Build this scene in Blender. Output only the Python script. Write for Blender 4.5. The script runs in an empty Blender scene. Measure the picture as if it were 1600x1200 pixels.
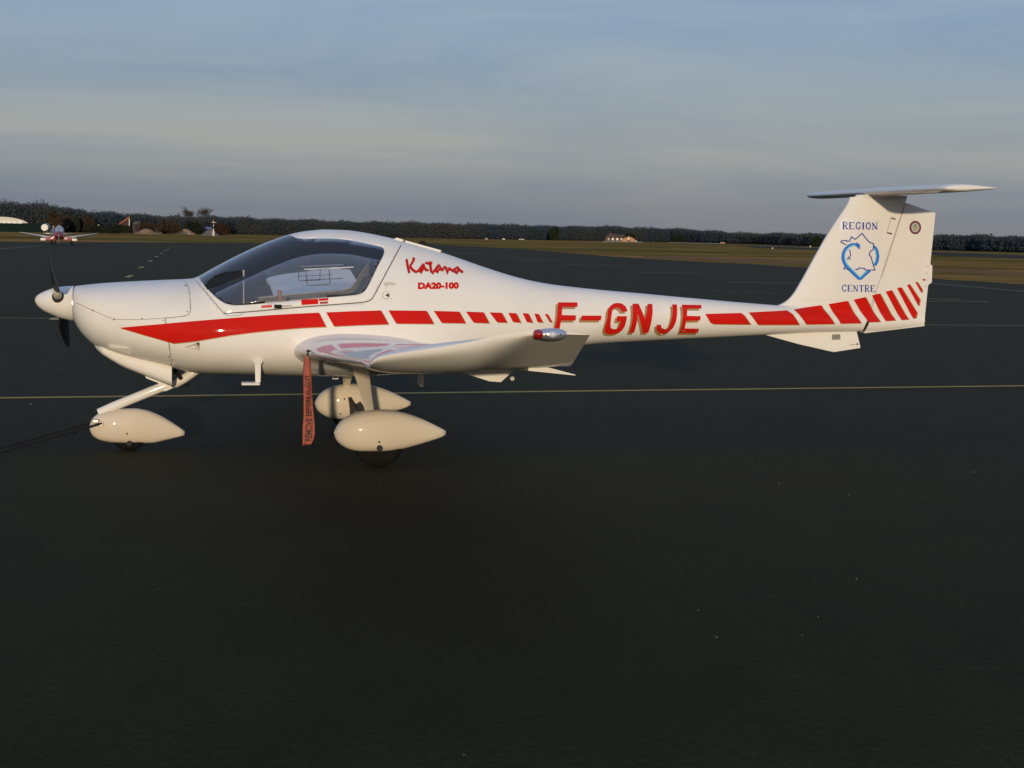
import bpy, bmesh, math, random
import numpy as np
from mathutils import Vector, Matrix
random.seed(7); np.random.seed(7)
R = math.radians
sc = bpy.context.scene
C = sc.collection

# ---------------------------------------------------------------- camera
CX, CY, CZ = 1.2179, -11.7297, 1.6682
FPX, YAW, PIT, ROL = 2376.6, 0.2016, -0.0971, 0.0200
_f = np.array([math.sin(YAW)*math.cos(PIT), math.cos(YAW)*math.cos(PIT), math.sin(PIT)])
_r0 = np.array([math.cos(YAW), -math.sin(YAW), 0.0]); _u0 = np.cross(_r0, _f)
_r = _r0*math.cos(ROL)+_u0*math.sin(ROL); _u = -_r0*math.sin(ROL)+_u0*math.cos(ROL)
cam = bpy.data.cameras.new('camera'); co = bpy.data.objects.new('camera', cam); C.objects.link(co)
cam.sensor_width = 36; cam.lens = FPX*36/1600; cam.clip_start = 0.1; cam.clip_end = 6000
M = Matrix.Identity(4)
for i in range(3):
    M[i][0] = _r[i]; M[i][1] = _u[i]; M[i][2] = -_f[i]
M[0][3], M[1][3], M[2][3] = CX, CY, CZ
co.matrix_world = M
sc.camera = co

# ---------------------------------------------------------------- light
SUN_EL, SUN_DX, SUN_DY = R(6.6), 0.14, 0.99       # direction in which the light travels (plan)
SUN_AZ = math.atan2(-SUN_DX, -SUN_DY)             # where the sun stands, clockwise from +y
sun = bpy.data.lights.new('sun', 'SUN'); so = bpy.data.objects.new('sun', sun); C.objects.link(so)
sun.energy = 2.45; sun.angle = R(0.9); sun.color = (1.0, 0.81, 0.56)
d = Vector((SUN_DX*math.cos(SUN_EL), SUN_DY*math.cos(SUN_EL), -math.sin(SUN_EL)))
so.rotation_euler = d.to_track_quat('-Z', 'Y').to_euler()
so.location = (0, -30, 20)

w = bpy.data.worlds.new('World'); sc.world = w; w.use_nodes = True
nt = w.node_tree; nt.nodes.clear(); N = nt.nodes; L = nt.links
def nd(t, **k):
    n = N.new(t)
    for a, b in k.items(): setattr(n, a, b)
    return n
out = nd('ShaderNodeOutputWorld'); bg = nd('ShaderNodeBackground'); bg.inputs[1].default_value = 0.1
sky = nd('ShaderNodeTexSky', sky_type='NISHITA'); sky.sun_disc = False
sky.sun_elevation = SUN_EL; sky.sun_rotation = SUN_AZ; sky.air_density = 1.0; sky.dust_density = 1.2; sky.ozone_density = 2.0
tc = nd('ShaderNodeTexCoord')
sep = nd('ShaderNodeSeparateXYZ'); L.new(tc.outputs['Generated'], sep.inputs[0])
def mth(op, a, b=None, clamp=False):
    m = nd('ShaderNodeMath', operation=op, use_clamp=clamp)
    for i, v in enumerate((a, b)):
        if v is None: continue
        if isinstance(v, (int, float)): m.inputs[i].default_value = v
        else: L.new(v, m.inputs[i])
    return m.outputs[0]
zz = mth('ADD', mth('MAXIMUM', sep.outputs[2], 0.0), 0.07)
cmb = nd('ShaderNodeCombineXYZ')
L.new(mth('DIVIDE', sep.outputs[0], zz), cmb.inputs[0]); L.new(mth('DIVIDE', sep.outputs[1], zz), cmb.inputs[1])
mp = nd('ShaderNodeMapping'); L.new(cmb.outputs[0], mp.inputs[0])
mp.inputs['Rotation'].default_value = (0, 0, R(-20)); mp.inputs['Scale'].default_value = (0.10, 0.30, 1)
n1 = nd('ShaderNodeTexNoise'); L.new(mp.outputs[0], n1.inputs[0]); n1.inputs['Scale'].default_value = 1.6
n1.inputs['Detail'].default_value = 8; n1.inputs['Roughness'].default_value = 0.6; n1.inputs['Distortion'].default_value = 0.5
mp2 = nd('ShaderNodeMapping'); L.new(tc.outputs['Generated'], mp2.inputs[0]); mp2.inputs['Rotation'].default_value = (0, R(7), 0); mp2.inputs['Scale'].default_value = (2.2, 2.2, 15)
n2 = nd('ShaderNodeTexNoise'); L.new(mp2.outputs[0], n2.inputs[0]); n2.inputs['Scale'].default_value = 1.5; n2.inputs['Detail'].default_value = 9; n2.inputs['Roughness'].default_value = 0.58; n2.inputs['Distortion'].default_value = 0.6
nav = mth('ADD', mth('MULTIPLY', n1.outputs[0], 0.45), mth('MULTIPLY', n2.outputs[0], 0.55))
# colour of the open sky and of the thin cloud veil (x10 since the background strength is 0.1)
veil_el = nd('ShaderNodeValToRGB'); L.new(sep.outputs[2], veil_el.inputs[0])
e = veil_el.color_ramp.elements
e[0].position = 0.0; e[0].color = (0.195, 0.216, 0.258, 1)
e[1].position = 1.0; e[1].color = (0.25, 0.34, 0.55, 1)
for p, c in ((0.018, (0.206, 0.236, 0.292, 1)), (0.05, (0.325, 0.345, 0.362, 1)), (0.075, (0.315, 0.356, 0.400, 1)), (0.10, (0.295, 0.362, 0.440, 1)), (0.14, (0.305, 0.395, 0.510, 1)), (0.30, (0.285, 0.380, 0.570, 1))):
    q = e.new(p); q.color = c
dk = nd('ShaderNodeMix', data_type='RGBA', blend_type='MULTIPLY'); dk.inputs[0].default_value = 1
L.new(veil_el.outputs[0], dk.inputs[6])
r2 = nd('ShaderNodeValToRGB'); L.new(nav, r2.inputs[0])
r2.color_ramp.elements[0].position = 0.40; r2.color_ramp.elements[0].color = (0.845, 0.90, 0.99, 1)
r2.color_ramp.elements[1].position = 0.62; r2.color_ramp.elements[1].color = (1.14, 1.085, 1.01, 1)
L.new(r2.outputs[0], dk.inputs[7])
sc10 = nd('ShaderNodeVectorMath', operation='SCALE'); sc10.inputs[3].default_value = 10.0; L.new(dk.outputs[2], sc10.inputs[0])
mixs = nd('ShaderNodeMix', data_type='RGBA'); mixs.inputs[0].default_value = 0.88
L.new(sky.outputs[0], mixs.inputs[6]); L.new(sc10.outputs[0], mixs.inputs[7])
L.new(mixs.outputs[2], bg.inputs[0]); L.new(bg.outputs[0], out.inputs[0])

sc.view_settings.view_transform = 'Standard'; sc.view_settings.look = 'None'
sc.view_settings.exposure = 0; sc.view_settings.gamma = 1; sc.view_settings.use_curve_mapping = False
sc.render.engine = 'CYCLES'
sc.cycles.max_bounces = 8; sc.cycles.transparent_max_bounces = 16
try: sc.cycles.use_denoising = True
except Exception: pass

# ---------------------------------------------------------------- photo geometry helpers
def ray(px, py): return _f + _r*(px-800)/FPX - _u*(py-600)/FPX
def at(px, py, y=0.0):
    """point of the pixel's ray in the vertical plane y = const (aircraft side plane)"""
    q = ray(px, py); t = (y-CY)/q[1]
    return (CX+t*q[0], CZ+t*q[2])
def gp(px, py):
    q = ray(px, py); t = -CZ/q[2]
    return (CX+t*q[0], CY+t*q[1])
def mpp(x, y):                                   # metres per photo pixel at a ground point
    return (np.array([x-CX, y-CY, -CZ]) @ _f)/FPX
def interp(xs, ys):
    """monotone cubic through the points"""
    xs = list(xs); ys = list(ys); n = len(xs)
    h = [xs[i+1]-xs[i] for i in range(n-1)]; dl = [(ys[i+1]-ys[i])/h[i] for i in range(n-1)]
    m = [dl[0]]+[0 if dl[i-1]*dl[i] <= 0 else 2*dl[i-1]*dl[i]/(dl[i-1]+dl[i]) for i in range(1, n-1)]+[dl[-1]]
    def f(x):
        if x <= xs[0]: return ys[0]
        if x >= xs[-1]: return ys[-1]
        lo = 0
        while xs[lo+1] < x: lo += 1
        t = (x-xs[lo])/h[lo]; a = ys[lo]; b = ys[lo+1]
        return (a*(2*t**3-3*t*t+1)+h[lo]*m[lo]*(t**3-2*t*t+t)+b*(-2*t**3+3*t*t)+h[lo]*m[lo+1]*(t**3-t*t))
    return f

# ---------------------------------------------------------------- materials
def mat(name, col, rough=0.6, metal=0.0, coat=0.0, noise=None, bump=None, spec=0.5, scale=None, trans=0.0, emit=None):
    m = bpy.data.materials.new(name); m.use_nodes = True
    t = m.node_tree; b = t.nodes['Principled BSDF']
    b.inputs['Base Color'].default_value = (*col, 1); b.inputs['Roughness'].default_value = rough
    b.inputs['Metallic'].default_value = metal; b.inputs['Coat Weight'].default_value = coat
    b.inputs['Coat Roughness'].default_value = 0.04
    b.inputs['Specular IOR Level'].default_value = spec; b.inputs['Transmission Weight'].default_value = trans
    g = t.nodes.new('ShaderNodeNewGeometry')
    if noise:                                     # (scale, second colour, lo, hi[, detail, stretch])
        n = t.nodes.new('ShaderNodeTexNoise'); n.inputs['Scale'].default_value = noise[0]
        n.inputs['Detail'].default_value = noise[4] if len(noise) > 4 else 6
        src = g.outputs['Position']
        if len(noise) > 5:
            mpn = t.nodes.new('ShaderNodeMapping'); mpn.inputs['Scale'].default_value = noise[5]
            t.links.new(src, mpn.inputs[0]); src = mpn.outputs[0]
        t.links.new(src, n.inputs['Vector'])
        r = t.nodes.new('ShaderNodeValToRGB'); t.links.new(n.outputs[0], r.inputs[0])
        r.color_ramp.elements[0].position = noise[2]; r.color_ramp.elements[1].position = noise[3]
        r.color_ramp.elements[0].color = (*col, 1); r.color_ramp.elements[1].color = (*noise[1], 1)
        t.links.new(r.outputs[0], b.inputs['Base Color'])
    if bump:
        n = t.nodes.new('ShaderNodeTexNoise'); n.inputs['Scale'].default_value = bump[0]; n.inputs['Detail'].default_value = 4
        t.links.new(g.outputs['Position'], n.inputs['Vector'])
        bp = t.nodes.new('ShaderNodeBump'); bp.inputs['Strength'].default_value = bump[1]; bp.inputs['Distance'].default_value = bump[2]
        t.links.new(n.outputs[0], bp.inputs['Height']); t.links.new(bp.outputs[0], b.inputs['Normal'])
    return m
WHITE = mat('white_paint', (0.80, 0.765, 0.71), 0.5, spec=0.12, coat=0.5, noise=(3.0, (0.74, 0.70, 0.64), 0.45, 0.8))
RED = mat('red_paint', (0.60, 0.013, 0.008), 0.6, spec=0.0, coat=0.22, noise=(5, (0.52, 0.016, 0.010), 0.4, 0.8))
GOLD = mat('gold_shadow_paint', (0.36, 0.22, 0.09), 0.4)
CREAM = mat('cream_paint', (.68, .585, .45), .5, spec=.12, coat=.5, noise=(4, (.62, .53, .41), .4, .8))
BLACK = mat('black_rubber', (0.008, 0.008, 0.008), 0.7, spec=.2)
TYRE = mat('tyre_rubber', (0.009, 0.009, 0.008), 0.95, spec=.1, noise=(30, (0.012, 0.011, 0.009), 0.4, 0.7))
GAP = mat('panel_gap', (0.16, 0.13, 0.10), 0.8)
GAPD = mat('dark_gap', (0.02, 0.018, 0.016), 0.8)
BLADE = mat('blade_black', (0.022, 0.022, 0.021), 0.5, spec=.3)
CHROME = mat('polished_metal', (0.75, 0.75, 0.76), 0.12, metal=1.0)
STEEL = mat('dull_metal', (0.35, 0.34, 0.33), 0.4, metal=0.9)
BLUE = mat('blue_print', (0.010, 0.055, 0.34), 0.5, spec=.1)
BLUEA = mat('arrow_blue', (0.01, 0.16, 0.60), 0.4)
BLUEB = mat('arrow_light_blue', (0.12, 0.50, 0.85), 0.4)
STICK = mat('sticker_white', (0.80, 0.77, 0.745), 0.2, coat=0.5)
DARKIN = mat('cockpit_dark', (0.008, 0.012, 0.020), 0.8, spec=.2)
SEAT = mat('seat_fabric', (0.06, 0.058, 0.055), 0.9, noise=(40, (0.09, 0.085, 0.08), 0.4, 0.7))
INWH = mat('cockpit_light_lining', (0.42, 0.38, 0.32), 0.6)
INNER = mat('cabin_inner_grey', (0.16, 0.15, 0.135), 0.8)
def glass_mat(name, tint, refl=1.0):
    m = bpy.data.materials.new(name); m.use_nodes = True; t = m.node_tree; t.nodes.clear()
    o = t.nodes.new('ShaderNodeOutputMaterial'); mx = t.nodes.new('ShaderNodeMixShader')
    tr = t.nodes.new('ShaderNodeBsdfTransparent'); tr.inputs[0].default_value = (*tint, 1)
    gl = t.nodes.new('ShaderNodeBsdfGlossy'); gl.inputs['Roughness'].default_value = 0.015
    fr = t.nodes.new('ShaderNodeFresnel'); fr.inputs[0].default_value = 1.5
    mm = t.nodes.new('ShaderNodeMath'); mm.operation = 'MULTIPLY'; mm.inputs[1].default_value = refl; mm.use_clamp = True
    t.links.new(fr.outputs[0], mm.inputs[0]); t.links.new(mm.outputs[0], mx.inputs[0])
    df = t.nodes.new('ShaderNodeBsdfDiffuse'); df.inputs[0].default_value = (.72, .66, .58, 1); m2 = t.nodes.new('ShaderNodeMixShader'); m2.inputs[0].default_value = 0.018; t.links.new(tr.outputs[0], m2.inputs[1]); t.links.new(df.outputs[0], m2.inputs[2])
    t.links.new(m2.outputs[0], mx.inputs[1]); t.links.new(gl.outputs[0], mx.inputs[2]); t.links.new(mx.outputs[0], o.inputs[0])
    return m
GLASS = glass_mat('canopy_acrylic', (0.96, 0.965, 0.975), 2.0)

# ---------------------------------------------------------------- object helpers
def link(name, me, m=None, parent=None, smooth=True):
    o = bpy.data.objects.new(name, me); C.objects.link(o)
    if m is not None:
        for k in (m if isinstance(m, (list, tuple)) else [m]): me.materials.append(k)
    if smooth and len(me.polygons): me.polygons.foreach_set('use_smooth', [True]*len(me.polygons))
    if parent: o.parent = parent
    return o
def mk(name, v, f, m, parent=None, smooth=True):
    me = bpy.data.meshes.new(name); me.from_pydata([tuple(map(float, p)) for p in v], [], f); me.update()
    return link(name, me, m, parent, smooth)
def from_bm(name, bm, m, parent=None, smooth=True, fixn=True):
    if fixn: bmesh.ops.recalc_face_normals(bm, faces=bm.faces)
    me = bpy.data.meshes.new(name); bm.to_mesh(me); bm.free()
    return link(name, me, m, parent, smooth)
def sharp(o, ang=35):
    try: o.data.set_sharp_from_angle(angle=R(ang))
    except Exception: pass
    return o
def tag(o, label, cat, group=None, kind=None):
    o['label'] = label; o['category'] = cat
    if group: o['group'] = group
    if kind: o['kind'] = kind
    return o
def thing(name, label, cat, loc=(0, 0, 0), group=None, rz=0):
    o = bpy.data.objects.new(name, None); C.objects.link(o); o.location = loc; o.rotation_euler = (0, 0, rz)
    return tag(o, label, cat, group)
def struct(o, label=None):
    o['kind'] = 'structure'
    if label: o['label'] = label; 
    return o
def box(bm, x0, x1, y0, y1, z0, z1, rot=None):
    r = bmesh.ops.create_cube(bm, size=1)
    for v in r['verts']:
        v.co = Vector(((x0+x1)/2+v.co.x*(x1-x0), (y0+y1)/2+v.co.y*(y1-y0), (z0+z1)/2+v.co.z*(z1-z0)))
    return r['verts']
def bx(name, ext, m, parent=None, bev=0.0):
    bm = bmesh.new(); box(bm, *ext)
    if bev: bmesh.ops.bevel(bm, geom=bm.edges[:], offset=bev, segments=3, affect='EDGES', profile=0.6)
    o = from_bm(name, bm, m, parent, smooth=bool(bev))
    return sharp(o, 50) if bev else o
def loft(name, secs, m, parent=None, cap=True, smooth=True):
    n = len(secs[0]); v = [p for s in secs for p in s]; f = []
    for i in range(len(secs)-1):
        for j in range(n):
            a = i*n+j; b = i*n+(j+1) % n
            f.append((a, b, b+n, a+n))
    if cap: f.append(tuple(range(n))[::-1]); f.append(tuple((len(secs)-1)*n+j for j in range(n)))
    bm = bmesh.new(); me = bpy.data.meshes.new(name); me.from_pydata([tuple(map(float, p)) for p in v], [], f)
    bm.from_mesh(me); bmesh.ops.remove_doubles(bm, verts=bm.verts, dist=1e-5)
    bpy.data.meshes.remove(me)
    return from_bm(name, bm, m, parent, smooth)
def tube(name, pts, rad, m, parent=None, seg=12, cap=True):
    pts = [Vector(p) for p in pts]; n = len(pts)
    rad = rad if isinstance(rad, (list, tuple)) else [rad]*n
    secs = []
    up = Vector((0, 0, 1)) if abs((pts[-1]-pts[0]).normalized().z) < 0.9 else Vector((0, 1, 0))
    for i, p in enumerate(pts):
        t = (pts[min(i+1, n-1)]-pts[max(i-1, 0)]).normalized()
        a = t.cross(up).normalized(); b = t.cross(a).normalized()
        secs.append([p+a*math.cos(2*math.pi*k/seg)*rad[i]+b*math.sin(2*math.pi*k/seg)*rad[i] for k in range(seg)])
    return sharp(loft(name, secs, m, parent, cap), 50)
def disc(name, c, axis, r, th, m, parent=None, seg=24, bev=0):
    c = Vector(c); a = Vector(axis).normalized()
    return tube(name, [c-a*th/2, c+a*th/2], r, m, parent, seg)
def poly_px(pts, y):                               # traced outline -> (x, z) in plane y
    return [at(px, py, y) for px, py in pts]
def plate(name, xz, y0, y1, m, parent=None, bev=0.0):
    bm = bmesh.new()
    a = [bm.verts.new((x, y0, z)) for x, z in xz]; b = [bm.verts.new((x, y1, z)) for x, z in xz]
    bm.faces.new(a); bm.faces.new(b[::-1])
    for i in range(len(a)):
        j = (i+1) % len(a); bm.faces.new((a[i], b[i], b[j], a[j]))
    bmesh.ops.recalc_face_normals(bm, faces=bm.faces)
    if bev: bmesh.ops.bevel(bm, geom=bm.edges[:], offset=bev, segments=2, affect='EDGES')
    return sharp(from_bm(name, bm, m, parent, True), 40)

# ================================================================ SETTING
ASPH = mat('asphalt', (0.020, 0.0205, 0.0185), 0.9, bump=(40, 0.6, 0.008), spec=0.21)
t = ASPH.node_tree; b = t.nodes['Principled BSDF']; b.inputs['Specular Tint'].default_value = (1, .90, .58, 1); g = t.nodes.new('ShaderNodeNewGeometry')
def tn(tree, scale, detail=6, stretch=None, rough=0.55):
    n = tree.nodes.new('ShaderNodeTexNoise'); n.inputs['Scale'].default_value = scale; n.inputs['Detail'].default_value = detail
    n.inputs['Roughness'].default_value = rough
    g = tree.nodes.new('ShaderNodeNewGeometry'); s = g.outputs['Position']
    if stretch:
        mp = tree.nodes.new('ShaderNodeMapping'); mp.inputs['Scale'].default_value = stretch; tree.links.new(s, mp.inputs[0]); s = mp.outputs[0]
    tree.links.new(s, n.inputs['Vector']); return n.outputs[0]
def ramp(tree, src, stops):
    r = tree.nodes.new('ShaderNodeValToRGB'); tree.links.new(src, r.inputs[0]); e = r.color_ramp.elements
    e[0].position = stops[0][0]; e[0].color = (*stops[0][1], 1); e[1].position = stops[-1][0]; e[1].color = (*stops[-1][1], 1)
    for p, c in stops[1:-1]: q = e.new(p); q.color = (*c, 1)
    return r.outputs[0]
def mixc(tree, a, b_, fac, mode='MIX'):
    m = tree.nodes.new('ShaderNodeMix'); m.data_type = 'RGBA'; m.blend_type = mode
    for i, v in ((0, fac), (6, a), (7, b_)):
        if isinstance(v, (int, float)): m.inputs[i].default_value = v
        elif isinstance(v, tuple): m.inputs[i].default_value = (*v, 1)
        else: tree.links.new(v, m.inputs[i])
    return m.outputs[2]
big = ramp(t, tn(t, 0.35, 5), [(0.3, (0.0133, 0.0125, 0.0040)), (0.7, (0.0178, 0.0168, 0.0055))])
lane = ramp(t, tn(t, 0.5, 4, (0.05, 0.9, 1)), [(0.35, (0.86, 0.86, 0.86)), (0.65, (1.12, 1.12, 1.12))])
fine = ramp(t, tn(t, 90, 3, rough=0.7), [(0.3, (0.55, 0.55, 0.55)), (0.55, (1.0, 1.0, 1.0)), (0.72, (1.9, 1.9, 1.85))])
grain = ramp(t, tn(t, 26, 6, rough=0.8), [(0.34, (0.5, 0.5, 0.5)), (0.5, (1.0, 1.0, 1.0)), (0.66, (1.75, 1.75, 1.7))]); mott = ramp(t, tn(t, 2.4, 6, (1, .6, 1), rough=0.7), [(0.35, (0.82, 0.82, 0.82)), (0.65, (1.2, 1.2, 1.2))])
c1 = mixc(t, mixc(t, mixc(t, big, lane, 1.0, 'MULTIPLY'), grain, 1.0, 'MULTIPLY'), mott, 1.0, 'MULTIPLY'); c2 = mixc(t, c1, fine, 1.0, 'MULTIPLY'); t.links.new(c2, b.inputs['Base Color'])

GRASS = mat('winter_grass', (0.08, 0.06, 0.03), 1.0, spec=0.0)
t = GRASS.node_tree; b = t.nodes['Principled BSDF']
gc = ramp(t, tn(t, 0.020, 4, (0.6, 1.5, 1)), [(0.40, (0.31, 0.180, 0.062)), (0.5, (0.22, 0.150, 0.048)), (0.60, (0.115, 0.110, 0.034))])
gd = ramp(t, tn(t, 0.12, 6, (0.5, 1.3, 1)), [(0.35, (0.62, 0.58, 0.55)), (0.65, (1.35, 1.25, 1.15))])
t.links.new(mixc(t, gc, gd, 1.0, 'MULTIPLY'), b.inputs['Base Color'])
EARTH = mat('red_brown_earth', (0.24, 0.105, 0.035), 0.95, spec=0.1, noise=(0.15, (0.17, 0.10, 0.03), 0.4, 0.65))

big_s = 3500
ground = struct(mk('ground', [(-big_s, -big_s, -0.03), (big_s, -big_s, -0.03), (big_s, big_s, -0.03), (-big_s, big_s, -0.03)], [(0, 1, 2, 3)], GRASS, smooth=False))
edge_px = [(0, 378), (200, 378.3), (430, 380), (560, 380.4), (670, 381), (775, 387), (840, 391), (940, 399.5), (1040, 406), (1140, 411), (1262, 418), (1380, 428), (1460, 435.5), (1600, 444)]
edge = [gp(*p) for p in edge_px]
e0, e1 = edge[0], edge[1]; eL = (-400, e0[1]+(-400-e0[0])*0.02)
eR = (edge[-1][0]+120*(edge[-1][0]-edge[-2][0])/60, edge[-1][1]+120*(edge[-1][1]-edge[-2][1])/60)
av = [(-400, -120)]+[(400, -120), (400, eR[1]-60), eR]+edge[::-1]+[eL]
# slightly ragged edge of the tarmac
av2 = []
for i, p in enumerate(av):
    q = av[(i+1) % len(av)]; av2.append(p)
    if i >= 3 and i < len(av)-2:
        for k in range(1, 8):
            s = k/8; jx = random.uniform(-1, 1)*0.25; jy = random.uniform(-1, 1)*0.6
            av2.append((p[0]+(q[0]-p[0])*s+jx, p[1]+(q[1]-p[1])*s+jy))
bm = bmesh.new()
vs = [bm.verts.new((x, y, 0)) for x, y in av2]
es = [bm.edges.new((vs[i], vs[(i+1) % len(vs)])) for i in range(len(vs))]
bmesh.ops.triangle_fill(bm, edges=es, use_beauty=True)
apron = struct(from_bm('apron', bm, ASPH, smooth=False))
for p in apron.data.polygons:
    if p.normal.z < 0: p.flip()

def flat_px(name, quad, m, parent, z):
    v = []
    for p in quad:
        x, y = gp(*p); v.append((x, y, z))
    bm = bmesh.new(); f = bm.faces.new([bm.verts.new(p) for p in v])
    f.normal_update()
    if f.normal.z < 0: f.normal_flip()
    return from_bm(name, bm, m, parent, False, fixn=False)
def flat(name, pts, m, parent, z):
    bm = bmesh.new(); f = bm.faces.new([bm.verts.new((x, y, z)) for x, y in pts]); f.normal_update()
    if f.normal.z < 0: f.normal_flip()
    return from_bm(name, bm, m, parent, False, fixn=False)
def wornpaint(name, col, under, lo=0.42, hi=0.55, sc_=14):
    m = mat(name, col, 0.75, noise=(sc_, under, lo, hi, 8)); return m
YEL = wornpaint('worn_yellow_paint', (0.42, 0.28, 0.035), (0.24, 0.165, 0.03), 0.45, 0.75)
YELF = wornpaint('faded_yellow_paint', (0.42, 0.33, 0.11), (0.13, 0.11, 0.05), 0.45, 0.68, 3)
FAINT = wornpaint('faint_line_paint', (0.060, 0.056, 0.042), (0.028, 0.026, 0.018), 0.4, 0.65, 1.5)
PALE = wornpaint('pale_line_paint', (0.20, 0.18, 0.13), (0.08, 0.075, 0.055), 0.4, 0.65, 2)
def line_px(name, a, b_, wid, m, parent=None, z=0.004, ext=0.0):
    p = Vector(gp(*a)); q = Vector(gp(*b_)); d = (q-p).normalized(); n = Vector((-d.y, d.x))*wid/2
    p = p-d*ext; q = q+d*ext
    return flat(name, [tuple(p+n), tuple(q+n), tuple(q-n), tuple(p-n)], m, parent or apron, z)
line_px('painted_line', (0, 622.2), (1600, 603.2), 0.115, YEL, ext=12)
line_px('painted_line', (0, 497), (1600, 509), 0.13, wornpaint('thin_yellow', (0.26, 0.20, 0.06), (0.10, 0.08, 0.04), 0.4, 0.7), ext=20)
line_px('painted_line', (1461, 443), (1600, 455.5), 0.22, PALE, z=0.004, ext=8)
line_px('painted_line', (840, 439), (1240, 461), 0.12, FAINT, z=0.005)
line_px('painted_line', (0, 455), (130, 455.5), 0.12, FAINT, z=0.005, ext=4)
line_px('painted_line', (0, 389), (60, 384.5), 0.5, FAINT, z=0.005, ext=2)
line_px('painted_line', (360, 380.4), (440, 381.8), 0.9, PALE, z=0.006)
line_px('painted_line', (1100, 405), (1500, 443), 0.15, FAINT, z=0.006)
line_px('painted_line', (790, 400), (1100, 405.5), 0.25, FAINT, z=0.007)
for (x0, y0, x1, y1, wd) in ((697, 395.3, 756, 396, .6), (747, 399.6, 815, 401, .45), (807, 405.7, 881, 407.3, .45), (882, 413.6, 970, 415.5, .38),
                         (1001, 425.7, 1095, 427, .30), (1136, 440.6, 1222, 442.6, .26), (1227, 441.9, 1262, 443, .26), (1451, 467, 1500, 467.6, .16), (1495, 470.6, 1545, 472, .18),
                         (1451, 471, 1500, 470.4, .12)):
    line_px('painted_dash', (x0, y0), (x1, y1), wd, YELF, z=0.008)
for (x, y, hw) in ((202, 432, 5.2), (221, 418, 4.4), (235, 408, 3.3), (244.5, 401, 3), (252, 396, 2.6), (258.5, 392, 2.2), (263, 389, 2), (267, 386.3, 1.8)):
    p = gp(x, y); mm = mpp(*p); k = hw*mm
    flat('painted_dash', [(p[0]-k, p[1]-1.1), (p[0]+k*.6, p[1]-1.3), (p[0]+k, p[1]+1.1), (p[0]-k*.6, p[1]+1.2)], YELF, apron, 0.008)
flat_px('painted_dash', [(76, 501), (80, 497.5), (97, 497), (95, 501)], YELF, apron, 0.012)
# sealed joints of the asphalt lanes
for (a, b_) in (((0, 415), (110, 414)), ((1000, 470), (1230, 474)), ((900, 452), (1200, 457)), ((1461, 484), (1600, 487))):
    line_px('sealed_joint', a, b_, 0.10, FAINT, z=0.003, ext=3)

# strip of taxiway and runway on the far grass
taxi = struct(flat_px('taxiway', [(1150, 383.3), (1250, 386.1), (1460, 393.6), (1700, 402.0), (1700, 407.5), (1460, 399), (1290, 390.6), (1180, 387.2)], ASPH, None, -0.02))
line_px('painted_line', (1180, 384.0), (1290, 387.6), 3.5, PALE, parent=taxi, z=-0.012)
line_px('painted_line', (1460, 393.6), (1600, 398.5), 1.2, PALE, parent=taxi, z=-0.012)
earth = struct(flat_px('earth_patch', [(1000, 399), (1130, 402), (1262, 407), (1262, 412.5), (1130, 406.5), (1010, 402)], EARTH, None, -0.021))
earth2 = struct(flat_px('earth_patch', [(1440, 418), (1600, 424), (1650, 428), (1600, 431), (1500, 426), (1440, 422)], EARTH, None, -0.021))
line_px('track', (890, 387), (955, 389.5), 0.8, mat('pale_track', (0.16, 0.145, 0.10), 0.9), parent=ground, z=-0.012)

# ---- far wood: a mass of bare winter trees
def leafmass(name, clumps, m, n_per, size, seed=1):
    """clumps: (x, y, z, rx, ry, rz) ellipsoids filled with small faces; dense enough to read as twigs"""
    rs = np.random.RandomState(seed); V = []; F = []
    for (x, y, z, rx, ry, rz, k) in clumps:
        n = int(n_per*k)
        p = rs.normal(size=(n, 3)); p /= np.linalg.norm(p, axis=1)[:, None]; p *= rs.uniform(0.25, 1.0, (n, 1))**0.6
        p = p*np.array([rx, ry, rz])+np.array([x, y, z])
        a = rs.normal(size=(n, 3)); a /= np.linalg.norm(a, axis=1)[:, None]; b = rs.normal(size=(n, 3)); b -= (a*b).sum(1)[:, None]*a; b /= np.linalg.norm(b, axis=1)[:, None]
        a[:, 2] *= 1.6; s = size*rs.uniform(0.5, 1.3, (n, 1))
        q = len(V)*1
        base = sum(len(v) for v in V)
        V.append(p+a*s); V.append(p-a*s*.5+b*s*.8); V.append(p-a*s*.5-b*s*.8)
        idx = np.arange(n); F.append(np.stack([base+idx, base+n+idx, base+2*n+idx], 1))
    V = np.concatenate(V); F = np.concatenate(F)
    me = bpy.data.meshes.new(name); me.vertices.add(len(V)); me.vertices.foreach_set('co', V.astype(np.float32).ravel())
    me.loops.add(F.size); me.loops.foreach_set('vertex_index', F.astype(np.int32).ravel())
    me.polygons.add(len(F)); me.polygons.foreach_set('loop_start', np.arange(0, F.size, 3, dtype=np.int32)); me.polygons.foreach_set('loop_total', np.full(len(F), 3, dtype=np.int32))
    me.update(calc_edges=True); me.validate()
    return link(name, me, m, None, False)
fbx = [-200, 0, 100, 300, 360, 600, 700, 900, 1050, 1180, 1300, 1460, 1600, 1900]
fby = [358, 361.5, 363.5, 366, 366, 371, 373, 376, 378.5, 382, 386.3, 391.5, 395.5, 404]
ftx = [-200, 0, 40, 90, 130, 180, 250, 350, 450, 600, 700, 800, 870, 1000, 1080, 1180, 1250, 1350, 1500, 1600, 1900]
fty = [314, 317.5, 318, 321, 328, 332, 336, 339, 341.5, 346, 348.5, 350.5, 351.5, 354, 358, 363.5, 364.5, 366, 367.5, 370.5, 376]
FOREST = mat('bare_wood', (0.030, 0.027, 0.024), 0.95, spec=0.05)
t = FOREST.node_tree; b = t.nodes['Principled BSDF']
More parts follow.
